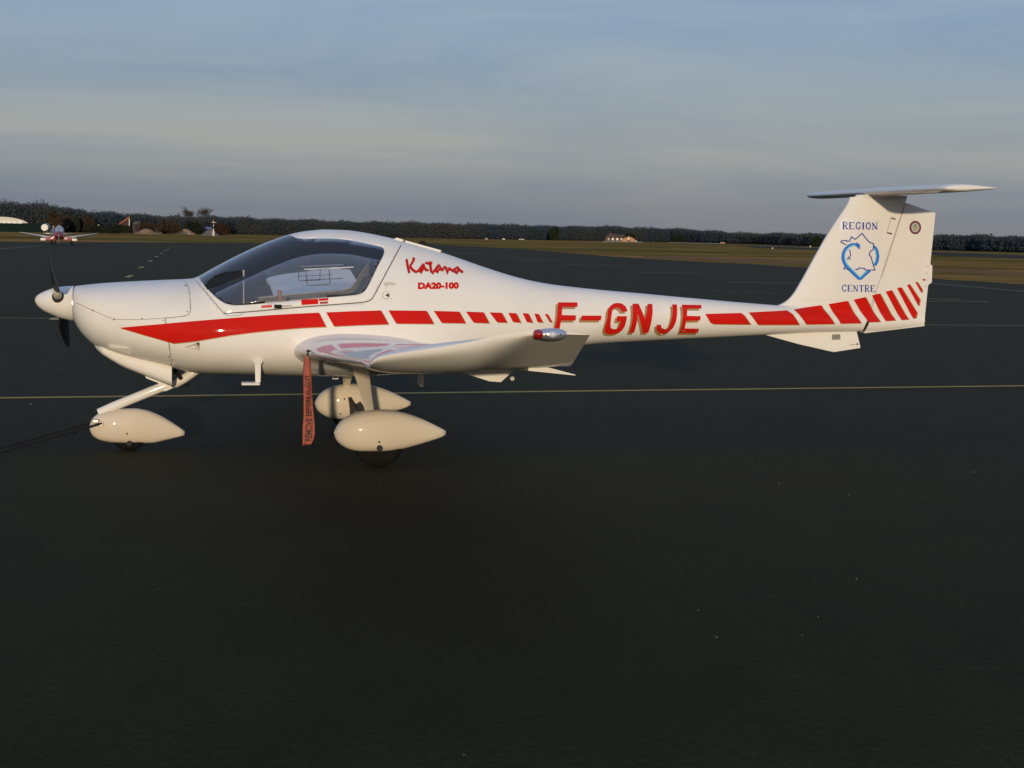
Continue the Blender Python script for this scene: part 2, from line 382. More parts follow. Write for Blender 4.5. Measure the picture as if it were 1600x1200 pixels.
fa = ramp(t, tn(t, 0.06, 3, (1, 1, 0.3)), [(0.35, (0.040, 0.050, 0.060)), (0.5, (0.046, 0.054, 0.060)), (0.66, (0.053, 0.056, 0.053))])  # bluish tones carry the distance haze in the wood's colour
gn = t.nodes.new('ShaderNodeNewGeometry'); vs_ = t.nodes.new('ShaderNodeVectorMath'); vs_.operation = 'SCALE'; vs_.inputs[3].default_value = .45; t.links.new(gn.outputs['Normal'], vs_.inputs[0])
va_ = t.nodes.new('ShaderNodeVectorMath'); va_.operation = 'ADD'; va_.inputs[1].default_value = (-.15, -.45, .45); t.links.new(vs_.outputs[0], va_.inputs[0])
vn_ = t.nodes.new('ShaderNodeVectorMath'); vn_.operation = 'NORMALIZE'; t.links.new(va_.outputs[0], vn_.inputs[0]); t.links.new(vn_.outputs[0], b.inputs['Normal'])
fb = ramp(t, tn(t, 0.011, 2), [(0.42, (0.85, 0.98, 1.08)), (0.6, (1.12, 1.04, 0.95))])
t.links.new(mixc(t, fa, fb, 1.0, 'MULTIPLY'), b.inputs['Base Color'])
cl = []; px = -150.0; rs = random.Random(3)
while px < 1780:
    by = np.interp(px, fbx, fby); ty = np.interp(px, ftx, fty); x, y = gp(px, by); m_ = mpp(x, y); H = (by-ty)*m_
    dirn = Vector((x-CX, y-CY)).normalized()
    for row in range(3):
        dd = 45+row*14+rs.uniform(-4, 4); xx = x+dirn.x*dd; yy = y+dirn.y*dd
        dist = math.hypot(x-CX, y-CY); h = H*.97*(1+.05*math.sin(px*.031)*math.sin(px*.0117+1)+.04*math.sin(px*.12))*rs.uniform(0.88, 1.03)*(1+dd/dist); r_ = rs.uniform(2.4, 5.0)
        if rs.random() < 0.04: h *= 1.10; r_ *= .7
        cl.append((xx, yy, h*0.68, r_, r_, h*0.33, 1.0)); cl.append((xx, yy, h*0.32, r_*1.2, r_, h*0.36, 1.1))
    px += rs.uniform(2.2, 4.2)/1.0
wood = leafmass('forest', cl, FOREST, 230, 0.27, 5); wood['kind'] = 'stuff'; wood['label'] = 'dark bare winter wood along the horizon'
print('forest tris', len(wood.data.polygons))
UND = mat('forest_floor_shade', (0.016, 0.015, 0.013), 1.0, spec=0.0)
bv = []; bf = []
for i, px in enumerate(range(-150, 1800, 25)):     # dense undergrowth bank inside the wood
    by = np.interp(px, fbx, fby); ty = np.interp(px, ftx, fty); x, y = gp(px, by); m_ = mpp(x, y); H = (by-ty)*m_
    dn = Vector((x-CX, y-CY)).normalized()
    hh = H*(0.72+0.06*math.sin(i*1.7)+0.05*math.sin(i*3.1))
    hh *= 1+60/math.hypot(x-CX, y-CY)
    for dd, z in ((56, -1), (57, hh*.8), (66, hh), (80, hh), (90, -1)):
        bv.append((x+dn.x*dd, y+dn.y*dd, z))
n_ = len(bv)//5
for i in range(n_-1):
    for j in range(4): bf.append((i*5+j, i*5+5+j, i*5+6+j, i*5+1+j))
und = mk('undergrowth', bv, bf, FOREST, None, False); und['kind'] = 'stuff'; und['label'] = 'dense dark undergrowth within the far wood'

# ---- trees and bushes in front of the wood
BARK = mat('bark', (0.075, 0.058, 0.048), 0.9, noise=(1.5, (0.045, 0.036, 0.032), 0.4, 0.7))
BRUSHB = mat('brown_brush', (0.058, 0.040, 0.022), 0.95, spec=0.05, noise=(0.5, (0.038, 0.031, 0.018), 0.4, 0.65))
BRUSHR = mat('russet_brush', (0.052, 0.030, 0.021), 0.95, spec=0.05, noise=(0.5, (0.034, 0.021, 0.016), 0.4, 0.65))
BRUSHG = mat('dark_green_brush', (0.026, 0.032, 0.018), 0.95, spec=0.05, noise=(0.5, (0.016, 0.020, 0.014), 0.4, 0.65))
def branchy(root, h, spread, seed, m, name='branches', n1=7, trunk_r=0.12):
    rs = random.Random(seed); V = []; F = []
    def seg(a, b, ra, rb):
        a = Vector(a); b = Vector(b); t = (b-a).normalized(); u = t.cross(Vector((0.3, 1, 0.2))).normalized(); w_ = t.cross(u)
        s = len(V)
        for p, r in ((a, ra), (b, rb)):
            for k in range(4):
                an = k*math.pi/2; V.append(p+u*math.cos(an)*r+w_*math.sin(an)*r)
        for k in range(4): F.append((s+k, s+(k+1) % 4, s+4+(k+1) % 4, s+4+k))
    def grow(p, d, ln, r, dep):
        q = p+d*ln; seg(p, q, r, r*.7)
        if dep == 0: return
        for k in range(rs.choice((3, 3, 4))):
            nd_ = (d+Vector((rs.uniform(-1, 1), rs.uniform(-1, 1), rs.uniform(-.25, .75)))*spread).normalized()
            grow(p+d*ln*rs.uniform(.55, 1), nd_, ln*rs.uniform(.6, .85), r*.66, dep-1)
    tk = tube('trunk', [(0, 0, 0), (h*.01, 0, h*.25), (0, 0, h*.48)], [trunk_r, trunk_r*.85, trunk_r*.6], BARK, root, 8)
    for k in range(n1):
        a = 2*math.pi*k/n1+rs.random()
        grow(Vector((0, 0, h*rs.uniform(.30, .48))), Vector((math.cos(a)*.55, math.sin(a)*.55, 1)).normalized(), h*.20, trunk_r*.5, 5)
    return mk(name, V, F, m, root, False)
def bare_tree(px, py, ty, label, seed, spread=.6, m=BARK):
    x, y = gp(px, py); mm = mpp(x, y); h = (py-ty)*mm
    t = thing('bare_tree', label, 'tree', (x, y, -0.03)); branchy(t, h*0.86, spread, seed, m, trunk_r=h*.012)
    return t
bare_tree(292, 363, 315, 'left of the two tall bare trees rising above the wood behind the sand heaps', 4, .62)
bare_tree(318.5, 363, 314, 'right and fuller of the two tall bare trees rising above the wood', 9, .75)
bare_tree(335, 364, 331, 'low bare tree standing just right of the fuller tall bare tree', 12, .7)
bare_tree(1491, 390, 359.5, 'small bare tree topping the wood right of the tail rudder', 15, .8)
def bush(px, py, ty, wpx, label, m, seed, name='bush', cat='bush', grp=None, dens=1, back=14):
    x, y = gp(px, py); mm = mpp(x, y); rw = wpx*mm/2; dn = Vector((x-CX, y-CY)); f_ = 1+(rw*.5+back)/dn.length; x, y = CX+dn.x*f_, CY+dn.y*f_; mm *= f_; h = (py-ty)*mm; rw *= f_
    o = thing(name, label, cat, (x, y, -0.03), grp)
    rs = random.Random(seed); c = []
    for k in range(7):
        a = rs.uniform(-1, 1)*.62; hh = h*rs.uniform(.42, .56)
        c.append((a*rw, rs.uniform(-.3, .3)*rw, hh*(1-.35*abs(a)), rw*.5, rw*.45, h*.46*(1-.3*abs(a)), dens))
    f = leafmass('foliage', c, m, 420, max(h, 2)*0.05, seed); f.parent = o
    tube('stem', [(0, 0, 0), (0, 0, h*.4)], h*.02, BARK, o, 6)
    return o
bush(345, 368, 346, 29, 'rounded russet bush right of the red and white mast', BRUSHR, 21, dens=1.6)
bush(52, 362, 326, 44, 'wide brown leafless tree clump behind the white-roofed hangar', BRUSHB, 22)
bush(80, 363, 326, 30, 'brown tree clump rising directly behind the parked red aircraft', BRUSHB, 26)
bush(100, 363, 328, 34, 'tall brown tree clump right of and behind the parked red aircraft', BRUSHB, 23)
bush(130, 363.5, 333, 40, 'broad brown brush clump between the red aircraft and the orange-roofed house', BRUSHB, 24)
bush(120, 363.4, 336, 10, 'narrow dark green conifer among the brown brush clumps', BRUSHG, 25)
bush(150, 364.5, 350, 40, 'low dark green hedge below the small white roofs', BRUSHG, 31, dens=1.4)
bush(185, 365.5, 349, 44, 'dark green hedge below the orange-roofed house', BRUSHG, 32, dens=1.4)
bush(228, 366, 345, 50, 'brown green thicket behind the tan sand heaps', BRUSHB, 33, back=26)
bush(262, 366.3, 343, 36, 'dull brown thicket between the sand heaps and the grey truck', BRUSHB, 34, back=26)
bush(300, 366.5, 344, 42, 'dark thicket behind the grey and blue truck', BRUSHG, 35, back=26)
bush(867, 375.5, 352, 18, 'dark evergreen tree left of the white far house', BRUSHG, 27, dens=1.5)
bush(985, 377.5, 362, 16, 'dark evergreen right behind the far house gable', BRUSHG, 28, dens=1.5)
bush(1060, 379, 365, 26, 'dark evergreen clump right of the far house', BRUSHG, 36, dens=1.3)
bush(1276, 386, 368, 26, 'dark evergreen clump just left of the tail fin', BRUSHG, 29, dens=1.5)

# ---- hangar, houses, heaps, truck, mast
ROOFW = mat('pale_metal_roof', (0.62, 0.58, 0.50), 0.5); WALLG = mat('dark_green_cladding', (0.006, 0.016, 0.015), 0.8, spec=.1, noise=(1.5, (0.008, 0.018, 0.016), 0.4, 0.7))
WALLW = mat('render_white', (0.62, 0.58, 0.52), 0.8); ROOFO = mat('orange_tiles', (0.42, 0.12, 0.05), 0.85); ROOFD = mat('dark_tiles', (0.06, 0.045, 0.045), 0.85)
WINW = mat('white_panel', (0.78, 0.76, 0.72), 0.4); DWIN = mat('dark_window', (0.02, 0.022, 0.025), 0.15)  # WINW: plain off-white for windows, small gable and mast bands
def place(name, label, cat, px, py, group=None):
    x, y = gp(px, py); a = math.atan2(x-CX, y-CY)
    return thing(name, label, cat, (x, y, -0.03), group, rz=-a), mpp(x, y)
h, k = place('hangar', 'dark green hangar with pale curved roof at the left edge', 'hangar', 10, 362)
W = 32*k; Hw = 13*k; Hr = 26*k
secs = []
for yy in (0, 22):
    s = [(-W*1.6, yy, Hw+ .1), (-W*1.6, yy, Hw+.5)]
    for i in range(9):
        u = i/8; s.append((-W*.9+u*W*1.9, yy, Hw+.5+(Hr-Hw-1.0)*math.sin(math.pi*(0.18+0.82*u))**.8 if u < 1 else Hw+1.6*k))
    s.append((W, yy, Hw+1.2*k)); secs.append(s)
loft('roof', secs, ROOFW, h, smooth=False)
bx('wall', (-W*1.6, 55*k, 0.3, 21, 0, Hw), WALLG, h)
for i in range(7): bx('window', (-W*.95+i*W*.245, -W*.95+i*W*.245+W*.21, -.06, -.005, Hw+.35*k, Hw+4.2*k), WINW, h)
h, k = place('house', 'house with steep orange roof and white gable behind the dark hedge', 'house', 197, 364.5)
plate('wall', [(-8*k, 0), (5*k, 0), (5*k, 24*k), (-8*k, 14*k)], 0, 9, mat('brown_wall', (0.05, 0.035, 0.028), 0.9), h)
plate('roof', [(-11*k, 12.8*k), (5.4*k, 24.6*k), (5.4*k, 26.6*k), (-11*k, 14.6*k)], -.4, 9.4, ROOFO, h)
bx('gable', (4.2*k, 5.6*k, -.45, 9.3, 12*k, 23.2*k), WALLW, h)
h, k = place('house', 'low cottage with small bright white wall right of the red aircraft', 'cottage', 154, 364)
bx('wall', (-4*k, 4*k, 0, 6, 0, 9*k), mat('cottage_wall', (0.12, 0.09, 0.07), .9), h); bx('gable', (-.8*k, 1*k, -.1, 0, 9.2*k, 13*k), WINW, h)
plate('roof', [(-5*k, 9*k), (5*k, 9*k), (2*k, 11.5*k), (-2*k, 11.5*k)], -.3, 6.3, mat('brown_roof', (0.16, 0.08, 0.055), .9), h)
h, k = place('shed', 'grey roofed shed just right of the white gable', 'shed', 214, 365)
bx('wall', (-6*k, 7*k, 0, 6, 0, 15*k), ROOFD, h); plate('roof', [(-7*k, 15*k), (8*k, 15*k), (4*k, 19*k), (-3*k, 19*k)], -.3, 6.3, mat('slate', (0.07, .075, .08), .8), h)

SAND = mat('sand', (0.34, 0.20, 0.115), 0.95, spec=.1, noise=(0.8, (0.20, 0.125, 0.08), 0.4, 0.7)); SANDP = mat('pale_sand', (0.30, 0.22, 0.16), 0.95, spec=.1, noise=(0.8, (0.24, 0.17, 0.12), 0.4, 0.7)); GRAV = mat('grey_gravel', (0.16, 0.14, 0.125), 0.95, spec=.1, noise=(0.8, (0.12, 0.105, 0.095), 0.4, 0.7))
def heap(px, py, ty, hw, label, m, seed):
    x, y = gp(px, py); k = mpp(x, y); rs = random.Random(seed); V = []; F = []; n = 20; rings = 7
    o = thing('heap', label, 'heap', (x, y+hw*k*.8, -0.03), 'heaps of building material beyond the apron')
    H = (py-ty)*k; V.append((0, 0, H))
    for r in range(1, rings+1):
        u = r/rings
        for j in range(n):
            a = 2*math.pi*j/n; jit = 1+rs.uniform(-.07, .07)
            V.append((math.cos(a)*hw*k*u*jit, math.sin(a)*hw*k*.8*u*jit, H*(.5+.5*math.cos(math.pi*u**.9))**.85*(1+rs.uniform(-.05, .05)) if r < rings else -.1))
    for j in range(n): F.append((0, 1+j, 1+(j+1) % n))
    for r in range(rings-1):
        for j in range(n):
            a = 1+r*n+j; b = 1+r*n+(j+1) % n; F.append((a, a+n, b+n, b))
    mk('mound', V, F, m, o); return o
heap(243, 365.2, 356.8, 15, 'pale sand heap half behind the largest tan heap', SANDP, 2)
heap(228, 365.6, 357.2, 22, 'largest tan sand heap, leftmost of the row', SAND, 1)
heap(270, 366, 362, 16, 'low flat tan heap in the middle of the row', SAND, 3)
heap(290, 366.3, 357.6, 19, 'tan sand heap with a small machine parked before it', SAND, 4)
heap(328.5, 368, 358.4, 18, 'grey gravel heap behind the red and white mast', GRAV, 5)
t_, k = place('truck', 'grey cab truck with blue tipper body behind the gravel heap', 'truck', 314, 366.2)
GREYC = mat('truck_grey', (0.22, .23, .22), .5); BLUEC = mat('truck_blue', (0.02, 0.035, 0.20), .5)
bx('cab', (-12*k, 0, 0, 2.4, 4*k, 12*k), GREYC, t_, .1); bx('windscreen', (-9.5*k, -4*k, -.06, -.005, 7*k, 10.4*k), DWIN, t_)
bx('tipper_body', (.4*k, 17*k, 0, 2.5, 4.4*k, 12*k), BLUEC, t_, .1); bx('chassis', (-12*k, 17*k, .3, 2.1, 2*k, 4*k), BLACK, t_)
for xx in (-9*k, 6*k, 12*k): disc('wheel', (xx, .2, 1.6*k), (0, 1, 0), 1.6*k, .35, TYRE, t_, 14)
t_, k = place('machine', 'small dark green machine standing before the third sand heap', 'machine', 291, 367)
bx('body', (-6*k, 2*k, 0, 1.2, 1*k, 4*k), mat('machine_green', (0.03, .05, .045), .6), t_, .06); bx('bonnet', (2*k, 7*k, .1, 1.1, 1*k, 2.4*k), mat('machine_pale', (.4, .38, .33), .6), t_, .05)
for xx in (-4*k, 4*k): disc('wheel', (xx, .1, .9*k), (0, 1, 0), .9*k, .25, TYRE, t_, 12)
t_, k = place('mast', 'red and white banded mast with crossbar before the gravel heap', 'mast', 333.5, 368.4)
REDM = mat('mast_red', (.45, .05, .035), .6)
for i in range(5): tube('band', [(0, 0, (9+i*2.8)*k), (0, 0, (9+(i+1)*2.8)*k)], .55*k, (WINW, BLACK, WINW, REDM, WINW)[i], t_, 8)
bx('cabinet', (-1.7*k, 1.5*k, -.15, .5, 0, 6.5*k), WALLW, t_, .05); tube('collar', [(0, 0, 6.5*k), (0, 0, 9*k)], 1.5*k, WALLW, t_, 10)
bx('crossbar', (-3.4*k, 4*k, -.08, .08, 20.5*k, 21.1*k), WALLW, t_); tube('finial', [(0, 0, 22.9*k), (0, 0, 25*k)], .5*k, REDM, t_, 8)
t_, k = place('hopper', 'small white hopper on legs between the sand heaps', 'hopper', 274.5, 366)
plate('bin', [(-3.2*k, 10*k), (3.6*k, 10*k), (2.4*k, 5*k), (-1.6*k, 6*k)], 0, 1, WALLW, t_); tube('leg', [(0.4*k, .5, 0), (0.4*k, .5, 5.5*k)], .5*k, STEEL, t_, 6); tube('leg', [(1.8*k, .5, 0), (1.8*k, .5, 5.5*k)], .4*k, STEEL, t_, 6)
t_, k = place('sign', 'small white winged sign left of the largest sand heap', 'sign', 218, 365.2)
bx('panel', (-2.2*k, .2*k, 0, .2, 5*k, 11*k), WALLW, t_); plate('arm', [(0.3*k, 7*k), (4*k, 8.5*k), (0.3*k, 9*k)], 0, .2, WALLW, t_); tube('post', [(-1*k, .1, 0), (-1*k, .1, 5*k)], .4*k, STEEL, t_, 6)
# far house, right of the fuselage
h, k = place('house', 'far white house with dark roof and orange gable wing', 'house', 968, 377.5)
bx('wall', (-22*k, 8*k, 3, 14, 0, 6.5*k), mat('far_wall', (0.14, .10, .08), .9), h); plate('roof', [(-23*k, 6.5*k), (9*k, 6.5*k), (6*k, 11*k), (-18*k, 11.5*k)], 2, 15, ROOFD, h)
plate('chimney', [(-17*k, 10*k), (-12*k, 10*k), (-12*k, 13*k), (-17*k, 12.5*k)], 5, 8, mat('brick_red', (0.16, .05, .04), .9), h)
for a, b2 in ((-18, -17), (-12, -9.3), (-5, -2.3), (2, 3.6)): bx('window', (a*k, b2*k, 2.5, 2.99, 2.2*k, 5.6*k), WINW, h)
plate('gable', [(4*k, 0), (24*k, 0), (24*k, 4.5*k), (14.5*k, 8.6*k), (4*k, 4*k)], 1, 2.4, mat('orange_wall', (0.50, .24, .12), .9), h)
bx('window', (13*k, 15*k, .7, .98, 3.5*k, 6.5*k), WINW, h); bx('door', (12.5*k, 16*k, .7, .98, 0, 2.6*k), DWIN, h)
# small white runway markers and things seen far off on the grass
for i, (px, py, wd, hg, lb) in enumerate(((670, 371, 2.5, 1.6, 'white marker board just right of the dorsal rod, leftmost of the row'), (733.5, 373, 2.6, 2.6, 'white marker board, second from the left in the far row'),
        (760, 374.3, 3, 2.6, 'white marker board with a reddish tint, third in the far row'), (787, 374.5, 4, 2, 'low white marker board, fourth in the far row'),
        (815, 374.6, 8, 1.4, 'long low white marker board, fifth and widest in the far row'), (1207, 388.8, 1.6, 2.4, 'tiny white marker standing on the strip edge left of the fin'),
        (1266, 386, 2, 2.2, 'tiny white marker before the dark evergreens left of the fin'), (994, 377.6, 3, 1.6, 'small white board beside the far house'), (1129, 380.6, 7, 2, 'pinkish board at the right end of the long white fence'))):
    o, k = place('marker_board', lb, 'marker', px, py, 'marker boards along the runway'); bx('board', (-wd*k/2, wd*k/2, 0, .3, .25*hg*k, hg*k), WALLW if i != 2 and i != 8 else mat('pinkish', (.5, .28, .2), .8), o)
    for s in (-1, 1): bx('leg', (s*wd*k*.35-.05, s*wd*k*.35+.05, .1, .2, 0, .25*hg*k), STEEL, o)
o, k = place('glider', 'small white glider parked far beyond the dorsal rod', 'glider', 632, 369.5)
sg = [[(-4.5*k*u_, 1+math.cos(a)*.3*w_, 2.2*k+.4*k*u_+math.sin(a)*1.1*k*w_) for a in [2*math.pi*j/10 for j in range(10)]] for u_, w_ in ((-1, .25), (-.5, .9), (0, 1), (.5, .6), (1, .15))]
loft('fuselage', sg, WALLW, o); tube('skid', [(-2*k, 1, 0), (-1*k, 1, 1.4*k)], .1, STEEL, o, 6); tube('skid', [(3*k, 1, 0), (1*k, 1, 1.5*k)], .1, STEEL, o, 6)
for nm, pa, pb, lb in (('fence', (1046, 379.2), (1126, 381.2), 'long low white fence right of the far house'), ('fence', (942, 377.7), (1003, 378.7), 'low white fence in front of the far house')):
    a = Vector(gp(*pa)); b2 = Vector(gp(*pb)); k = mpp(*a); o = thing(nm, lb, 'fence', (a.x, a.y, -.03)); dlt = b2-a
    V = []; 
    plate_v = [(0, 0, .35*k), (dlt.x, dlt.y, .35*k), (dlt.x, dlt.y, 1.0*k), (0, 0, 1.0*k)]; plate_v += [(x, y+.2, z) for x, y, z in plate_v]
    mk('rail', plate_v, [(0, 1, 2, 3), (7, 6, 5, 4), (0, 4, 5, 1), (1, 5, 6, 2), (2, 6, 7, 3), (3, 7, 4, 0)], mat('fence_white', (.36, .36, .36), .8), o, False)
    for i in range(6): q = dlt*(i/5); bx('post', (q.x-.1, q.x+.1, q.y+.22, q.y+.34, 0, 1.05*k), STEEL, o)

# ================================================================ AIRCRAFT (lies nose to -x, near side is -y)
AC = thing('aeroplane', 'white two-seat low-wing light aircraft with red stripes and T-tail in the foreground', 'aircraft')
top_px = [(118, 447), (134, 445), (160, 442.5), (200, 440), (250, 437.6), (300, 435.2), (309, 432), (330, 420.5), (360, 404.5), (400, 385.5), (430, 373.5), (455, 365.5), (480, 360.8), (510, 358.6), (540, 359.6), (570, 363.6), (600, 369.5), (640, 379.5), (680, 391), (720, 404.5), (760, 418.5), (800, 431), (830, 438.5), (860, 444), (900, 449), (950, 454), (1000, 458.3), (1050, 463), (1100, 467.5), (1150, 472), (1200, 476), (1250, 479.5), (1300, 483), (1350, 486), (1443, 494)]
bot_px = [(118, 503), (123, 512), (134, 526), (150, 539), (175, 550), (205, 558.5), (235, 565), (265, 572), (285, 577.5), (300, 580.5), (350, 582.5), (400, 583.5), (450, 585), (500, 586), (550, 586), (620, 583), (690, 577), (760, 567), (850, 551), (925, 537.5), (1000, 533), (1100, 528), (1200, 523), (1300, 518.5), (1347, 518), (1443, 507)]
wid_px = [(118, .235), (126, .29), (150, .37), (200, .45), (265, .505), (350, .555), (450, .575), (550, .56), (620, .505), (700, .415), (800, .31), (900, .24), (1000, .20), (1100, .17), (1200, .138), (1300, .10), (1350, .075), (1443, .012)]
cen_px = [(118, 475), (150, 488), (200, 503), (265, 514), (350, 519), (450, 521), (600, 516), (800, 500), (1000, 495), (1200, 499), (1350, 502), (1443, 501)]
def tab(lst): p = [at(a, b) for a, b in lst]; return interp([q[0] for q in p], [q[1] for q in p])
ZT, ZB, ZCN = tab(top_px), tab(bot_px), tab(cen_px)
HW = interp([at(a, 500)[0] for a, b in wid_px], [b for a, b in wid_px])
NT = interp([0.3, 1.0, 1.6, 2.6, 3.6, 5, 6.0, 6.4, 7.2], [2.3, 2.2, 1.95, 1.95, 2.0, 2.0, 1.9, 1.3, 1.2])
NB = interp([0.3, 1.0, 1.6, 2.6, 3.6, 5, 7.2], [2.2, 2.4, 2.5, 2.5, 2.3, 2.0, 2.0])
X0 = at(118, 475)[0]; XTAIL = at(1350, 500)[0]; XEND = 7.12
def body_y(x, z):
    if x < X0 or x > XEND: return 0.0
    zt, zb, zc, w_ = ZT(x), ZB(x), ZCN(x), HW(x)
    if z >= zt or z <= zb: return 0.0
    if z >= zc: t, n = (z-zc)/(zt-zc), NT(x)
    else: t, n = (zc-z)/(zc-zb), NB(x)
    return w_*max(0.0, 1-t**n)**(1/n)
def body_sec(x, n=128):
    zt, zb, zc, w_ = ZT(x), ZB(x), ZCN(x), HW(x); s = []
    for k in range(n):
        a = 2*math.pi*k/n; c, sn = math.cos(a), math.sin(a)
        nn = NT(x) if sn >= 0 else NB(x); hz = (zt-zc) if sn >= 0 else (zc-zb)
        s.append((x, w_*math.copysign(abs(c)**(2/nn), c), zc+hz*math.copysign(abs(sn)**(2/nn), sn)))
    return s
xs = [X0+0.0015+ (XTAIL-X0)*(i/260)**1.0 for i in range(261)]
xs = sorted(xs+[X0+.004, X0+.009, X0+.015])
body_full = loft('body_full', [body_sec(x) for x in xs], [WHITE, GAP], None)
# fin geometry: leading edge, hinge, trailing edge
fin_le = [(1190, 486), (1203, 480), (1216, 477), (1229, 470), (1238, 461), (1250, 442), (1270, 406), (1290, 370.5), (1310, 339), (1321, 323), (1326, 313), (1328, 306)]
fl = [at(*p) for p in fin_le]; FLE = interp([p[1] for p in fl], [p[0] for p in fl])
te = [at(1443, 507), at(1461, 333)]; te_t = at(1461, 330)
def FTE(z): return te[0][0]+(te[1][0]-te[0][0])*(z-te[0][1])/(te[1][1]-te[0][1])
hg = [at(1347, 519), at(1412, 318)]
def FHG(z): return hg[0][0]+(hg[1][0]-hg[0][0])*(z-hg[0][1])/(hg[1][1]-hg[0][1])
def foil(u, t): 
    u = min(max(u, 0), 1); return 5*t*(0.2969*math.sqrt(u)-0.1260*u-0.3516*u*u+0.2843*u**3-0.1020*u**4)
def fin_y(x, z):
    zl = fl[0][1]
    le = FLE(z) if z > zl else fl[0][0]+ (zl-z)*0.5
    tx = FTE(z); c = tx-le
    if x <= le or x >= tx: return 0.0
    return foil((x-le)/c, 0.115 if z > 1.2 else 0.11)*min(c, 0.85)+0.002*(x-le)/c
def surf(x, z):
    a = body_y(x, z)
    if x < 5.6: return a
    b_ = fin_y(x, z); k_ = 0.035
    h_ = max(k_-abs(a-b_), 0)/k_
    return max(a, b_)+h_*h_*k_*0.25
def on(px, py):                                     # traced point -> (x, z) on the near skin
    y = -0.3
    for _ in range(12):
        x, z = at(px, py, y); y = -surf(x, z)
    return x, z
def patch(name, rows, m, parent, off=0.0):
    """rows: lists of (x, z) from bottom to top; both skins, closed along the boundary"""
    nr, nc = len(rows), len(rows[0]); V = []; F = []
    for s in (-1, 1):
        for r_ in rows:
            for x, z in r_: V.append((x, s*(surf(x, z)+off), z))
    o2 = nr*nc
    for i in range(nr-1):
        for j in range(nc-1):
            a = i*nc+j; F.append((a, a+1, a+nc+1, a+nc)); F.append((o2+a+nc, o2+a+nc+1, o2+a+1, o2+a))
    def strip(idx):
        for a, b_ in zip(idx, idx[1:]): F.append((a, o2+a, o2+b_, b_))
    strip([j for j in range(nc)]); strip([(nr-1)*nc+j for j in range(nc)][::-1]); strip([i*nc for i in range(nr)][::-1]); strip([i*nc+nc-1 for i in range(nr)])
    me = bpy.data.meshes.new(name); me.from_pydata(V, [], F); bm = bmesh.new(); bm.from_mesh(me); bmesh.ops.remove_doubles(bm, verts=bm.verts, dist=1e-6)
    return sharp(from_bm(name, bm, m, parent), 40)
# ---- split the shell with prisms (window, canopy frame, cowling)
def boolean(a, b_, op):
    md = a.modifiers.new('b', 'BOOLEAN'); md.object = b_; md.operation = op; md.solver = 'EXACT'
    dg = bpy.context.evaluated_depsgraph_get(); me = bpy.data.meshes.new_from_object(a.evaluated_get(dg)); a.modifiers.remove(md)
    return me
def prism(pts, ins=0.0):
    bm = bmesh.new(); a = [bm.verts.new((x, -1.2, z)) for x, z in pts]; b_ = [bm.verts.new((x, 1.2, z)) for x, z in pts]
    bm.faces.new(a); bm.faces.new(b_[::-1])
    for i in range(len(a)):
        j = (i+1) % len(a); bm.faces.new((a[i], b_[i], b_[j], a[j]))
    for f in bm.faces: f.material_index = 1
    return from_bm('cut', bm, [WHITE, GAP], None, False)
def smooth_closed(pts, sub=4):
    return pts
def shell(me, name, m, th=0.0, parent=AC, keep_caps=False):
    bm = bmesh.new(); bm.from_mesh(me)
    bmesh.ops.delete(bm, geom=[f for f in bm.faces if f.material_index == 1 or (abs(abs(f.normal.x)-1) < 1e-3 and f.calc_area() > 0.004)], context='FACES')
    me2 = bpy.data.meshes.new(name); bm.to_mesh(me2); bm.free(); me2.materials.clear()
    o = link(name, me2, m, parent)
    if th:
        s = o.modifiers.new('thickness', 'SOLIDIFY'); s.thickness = th; s.offset = -1; me2.materials.append(INNER); s.material_offset = 1
    return o
def rounded(pts, n=3):
    """one Chaikin pass or more on an open list"""
    for _ in range(n):
        q = [pts[0]]
        for a, b_ in zip(pts, pts[1:]):
            q += [(a[0]*.75+b_[0]*.25, a[1]*.75+b_[1]*.25), (a[0]*.25+b_[0]*.75, a[1]*.25+b_[1]*.75)]
        q.append(pts[-1]); pts = q
    return pts
win_px = rounded([(309.5, 432.0), (319, 446), (332, 459.5), (346, 471.5), (358, 476.2), (372, 477), (400, 475.3), (440, 471.2), (500, 465.8), (545, 462.2), (561, 460), (570, 455.5), (577, 444), (590, 416), (600.5, 397), (600.5, 387), (590, 384), (560, 377.5), (528, 372.6), (500, 372.2), (475, 373.2), (464, 371.5), (453, 367.0)], 2)
winp = [on(*p) for p in win_px]
xa, za = winp[-1]; xb, zb_ = winp[0]
winp = winp[:-1]+[at(453, 366.2), (xa-.06, za+.3), (xb-.25, zb_+.35), (xb-.02, zb_+.03)]
frame_px = rounded([(304, 434.6), (314, 447), (330, 466), (349, 489.5), (372, 488.4), (400, 486.4), (456, 481), (520, 476), (560, 473), (577, 471), (583, 465), (603, 427), (626.5, 383)], 1)
frp = [on(*p) for p in frame_px]
top_end = at(629, 376.6)
frp = frp+[top_end, (top_end[0]+.02, top_end[1]+.4), (frp[0][0]-.06, frp[0][1]+.75), (frp[0][0]-.02, frp[0][1]+.02)]
pw, pf = prism(winp), prism(frp)
def tmp(me): return link('tmp', me, None, None)
m_glass = boolean(body_full, pw, 'INTERSECT')
m_fr0 = boolean(body_full, pf, 'INTERSECT'); t0 = tmp(m_fr0); m_frame = boolean(t0, pw, 'DIFFERENCE')
m_rest = boolean(body_full, pf, 'DIFFERENCE')
xfw = at(262, 530)[0]
cw = prism([on(258, 497), on(262.5, 532), on(272, 578), (1.02, 0.2), (0.0, 0.2), (0.0, 1.6), (0.6, 1.6), on(293, 442), on(297, 462), on(298, 488), on(292, 493.5)])
t1 = tmp(m_rest); m_cowl = boolean(t1, cw, 'INTERSECT'); m_fus = boolean(t1, cw, 'DIFFERENCE')
glass = shell(m_glass, 'canopy_glass', GLASS, 0.0); glass['label'] = 'clear curved acrylic canopy'
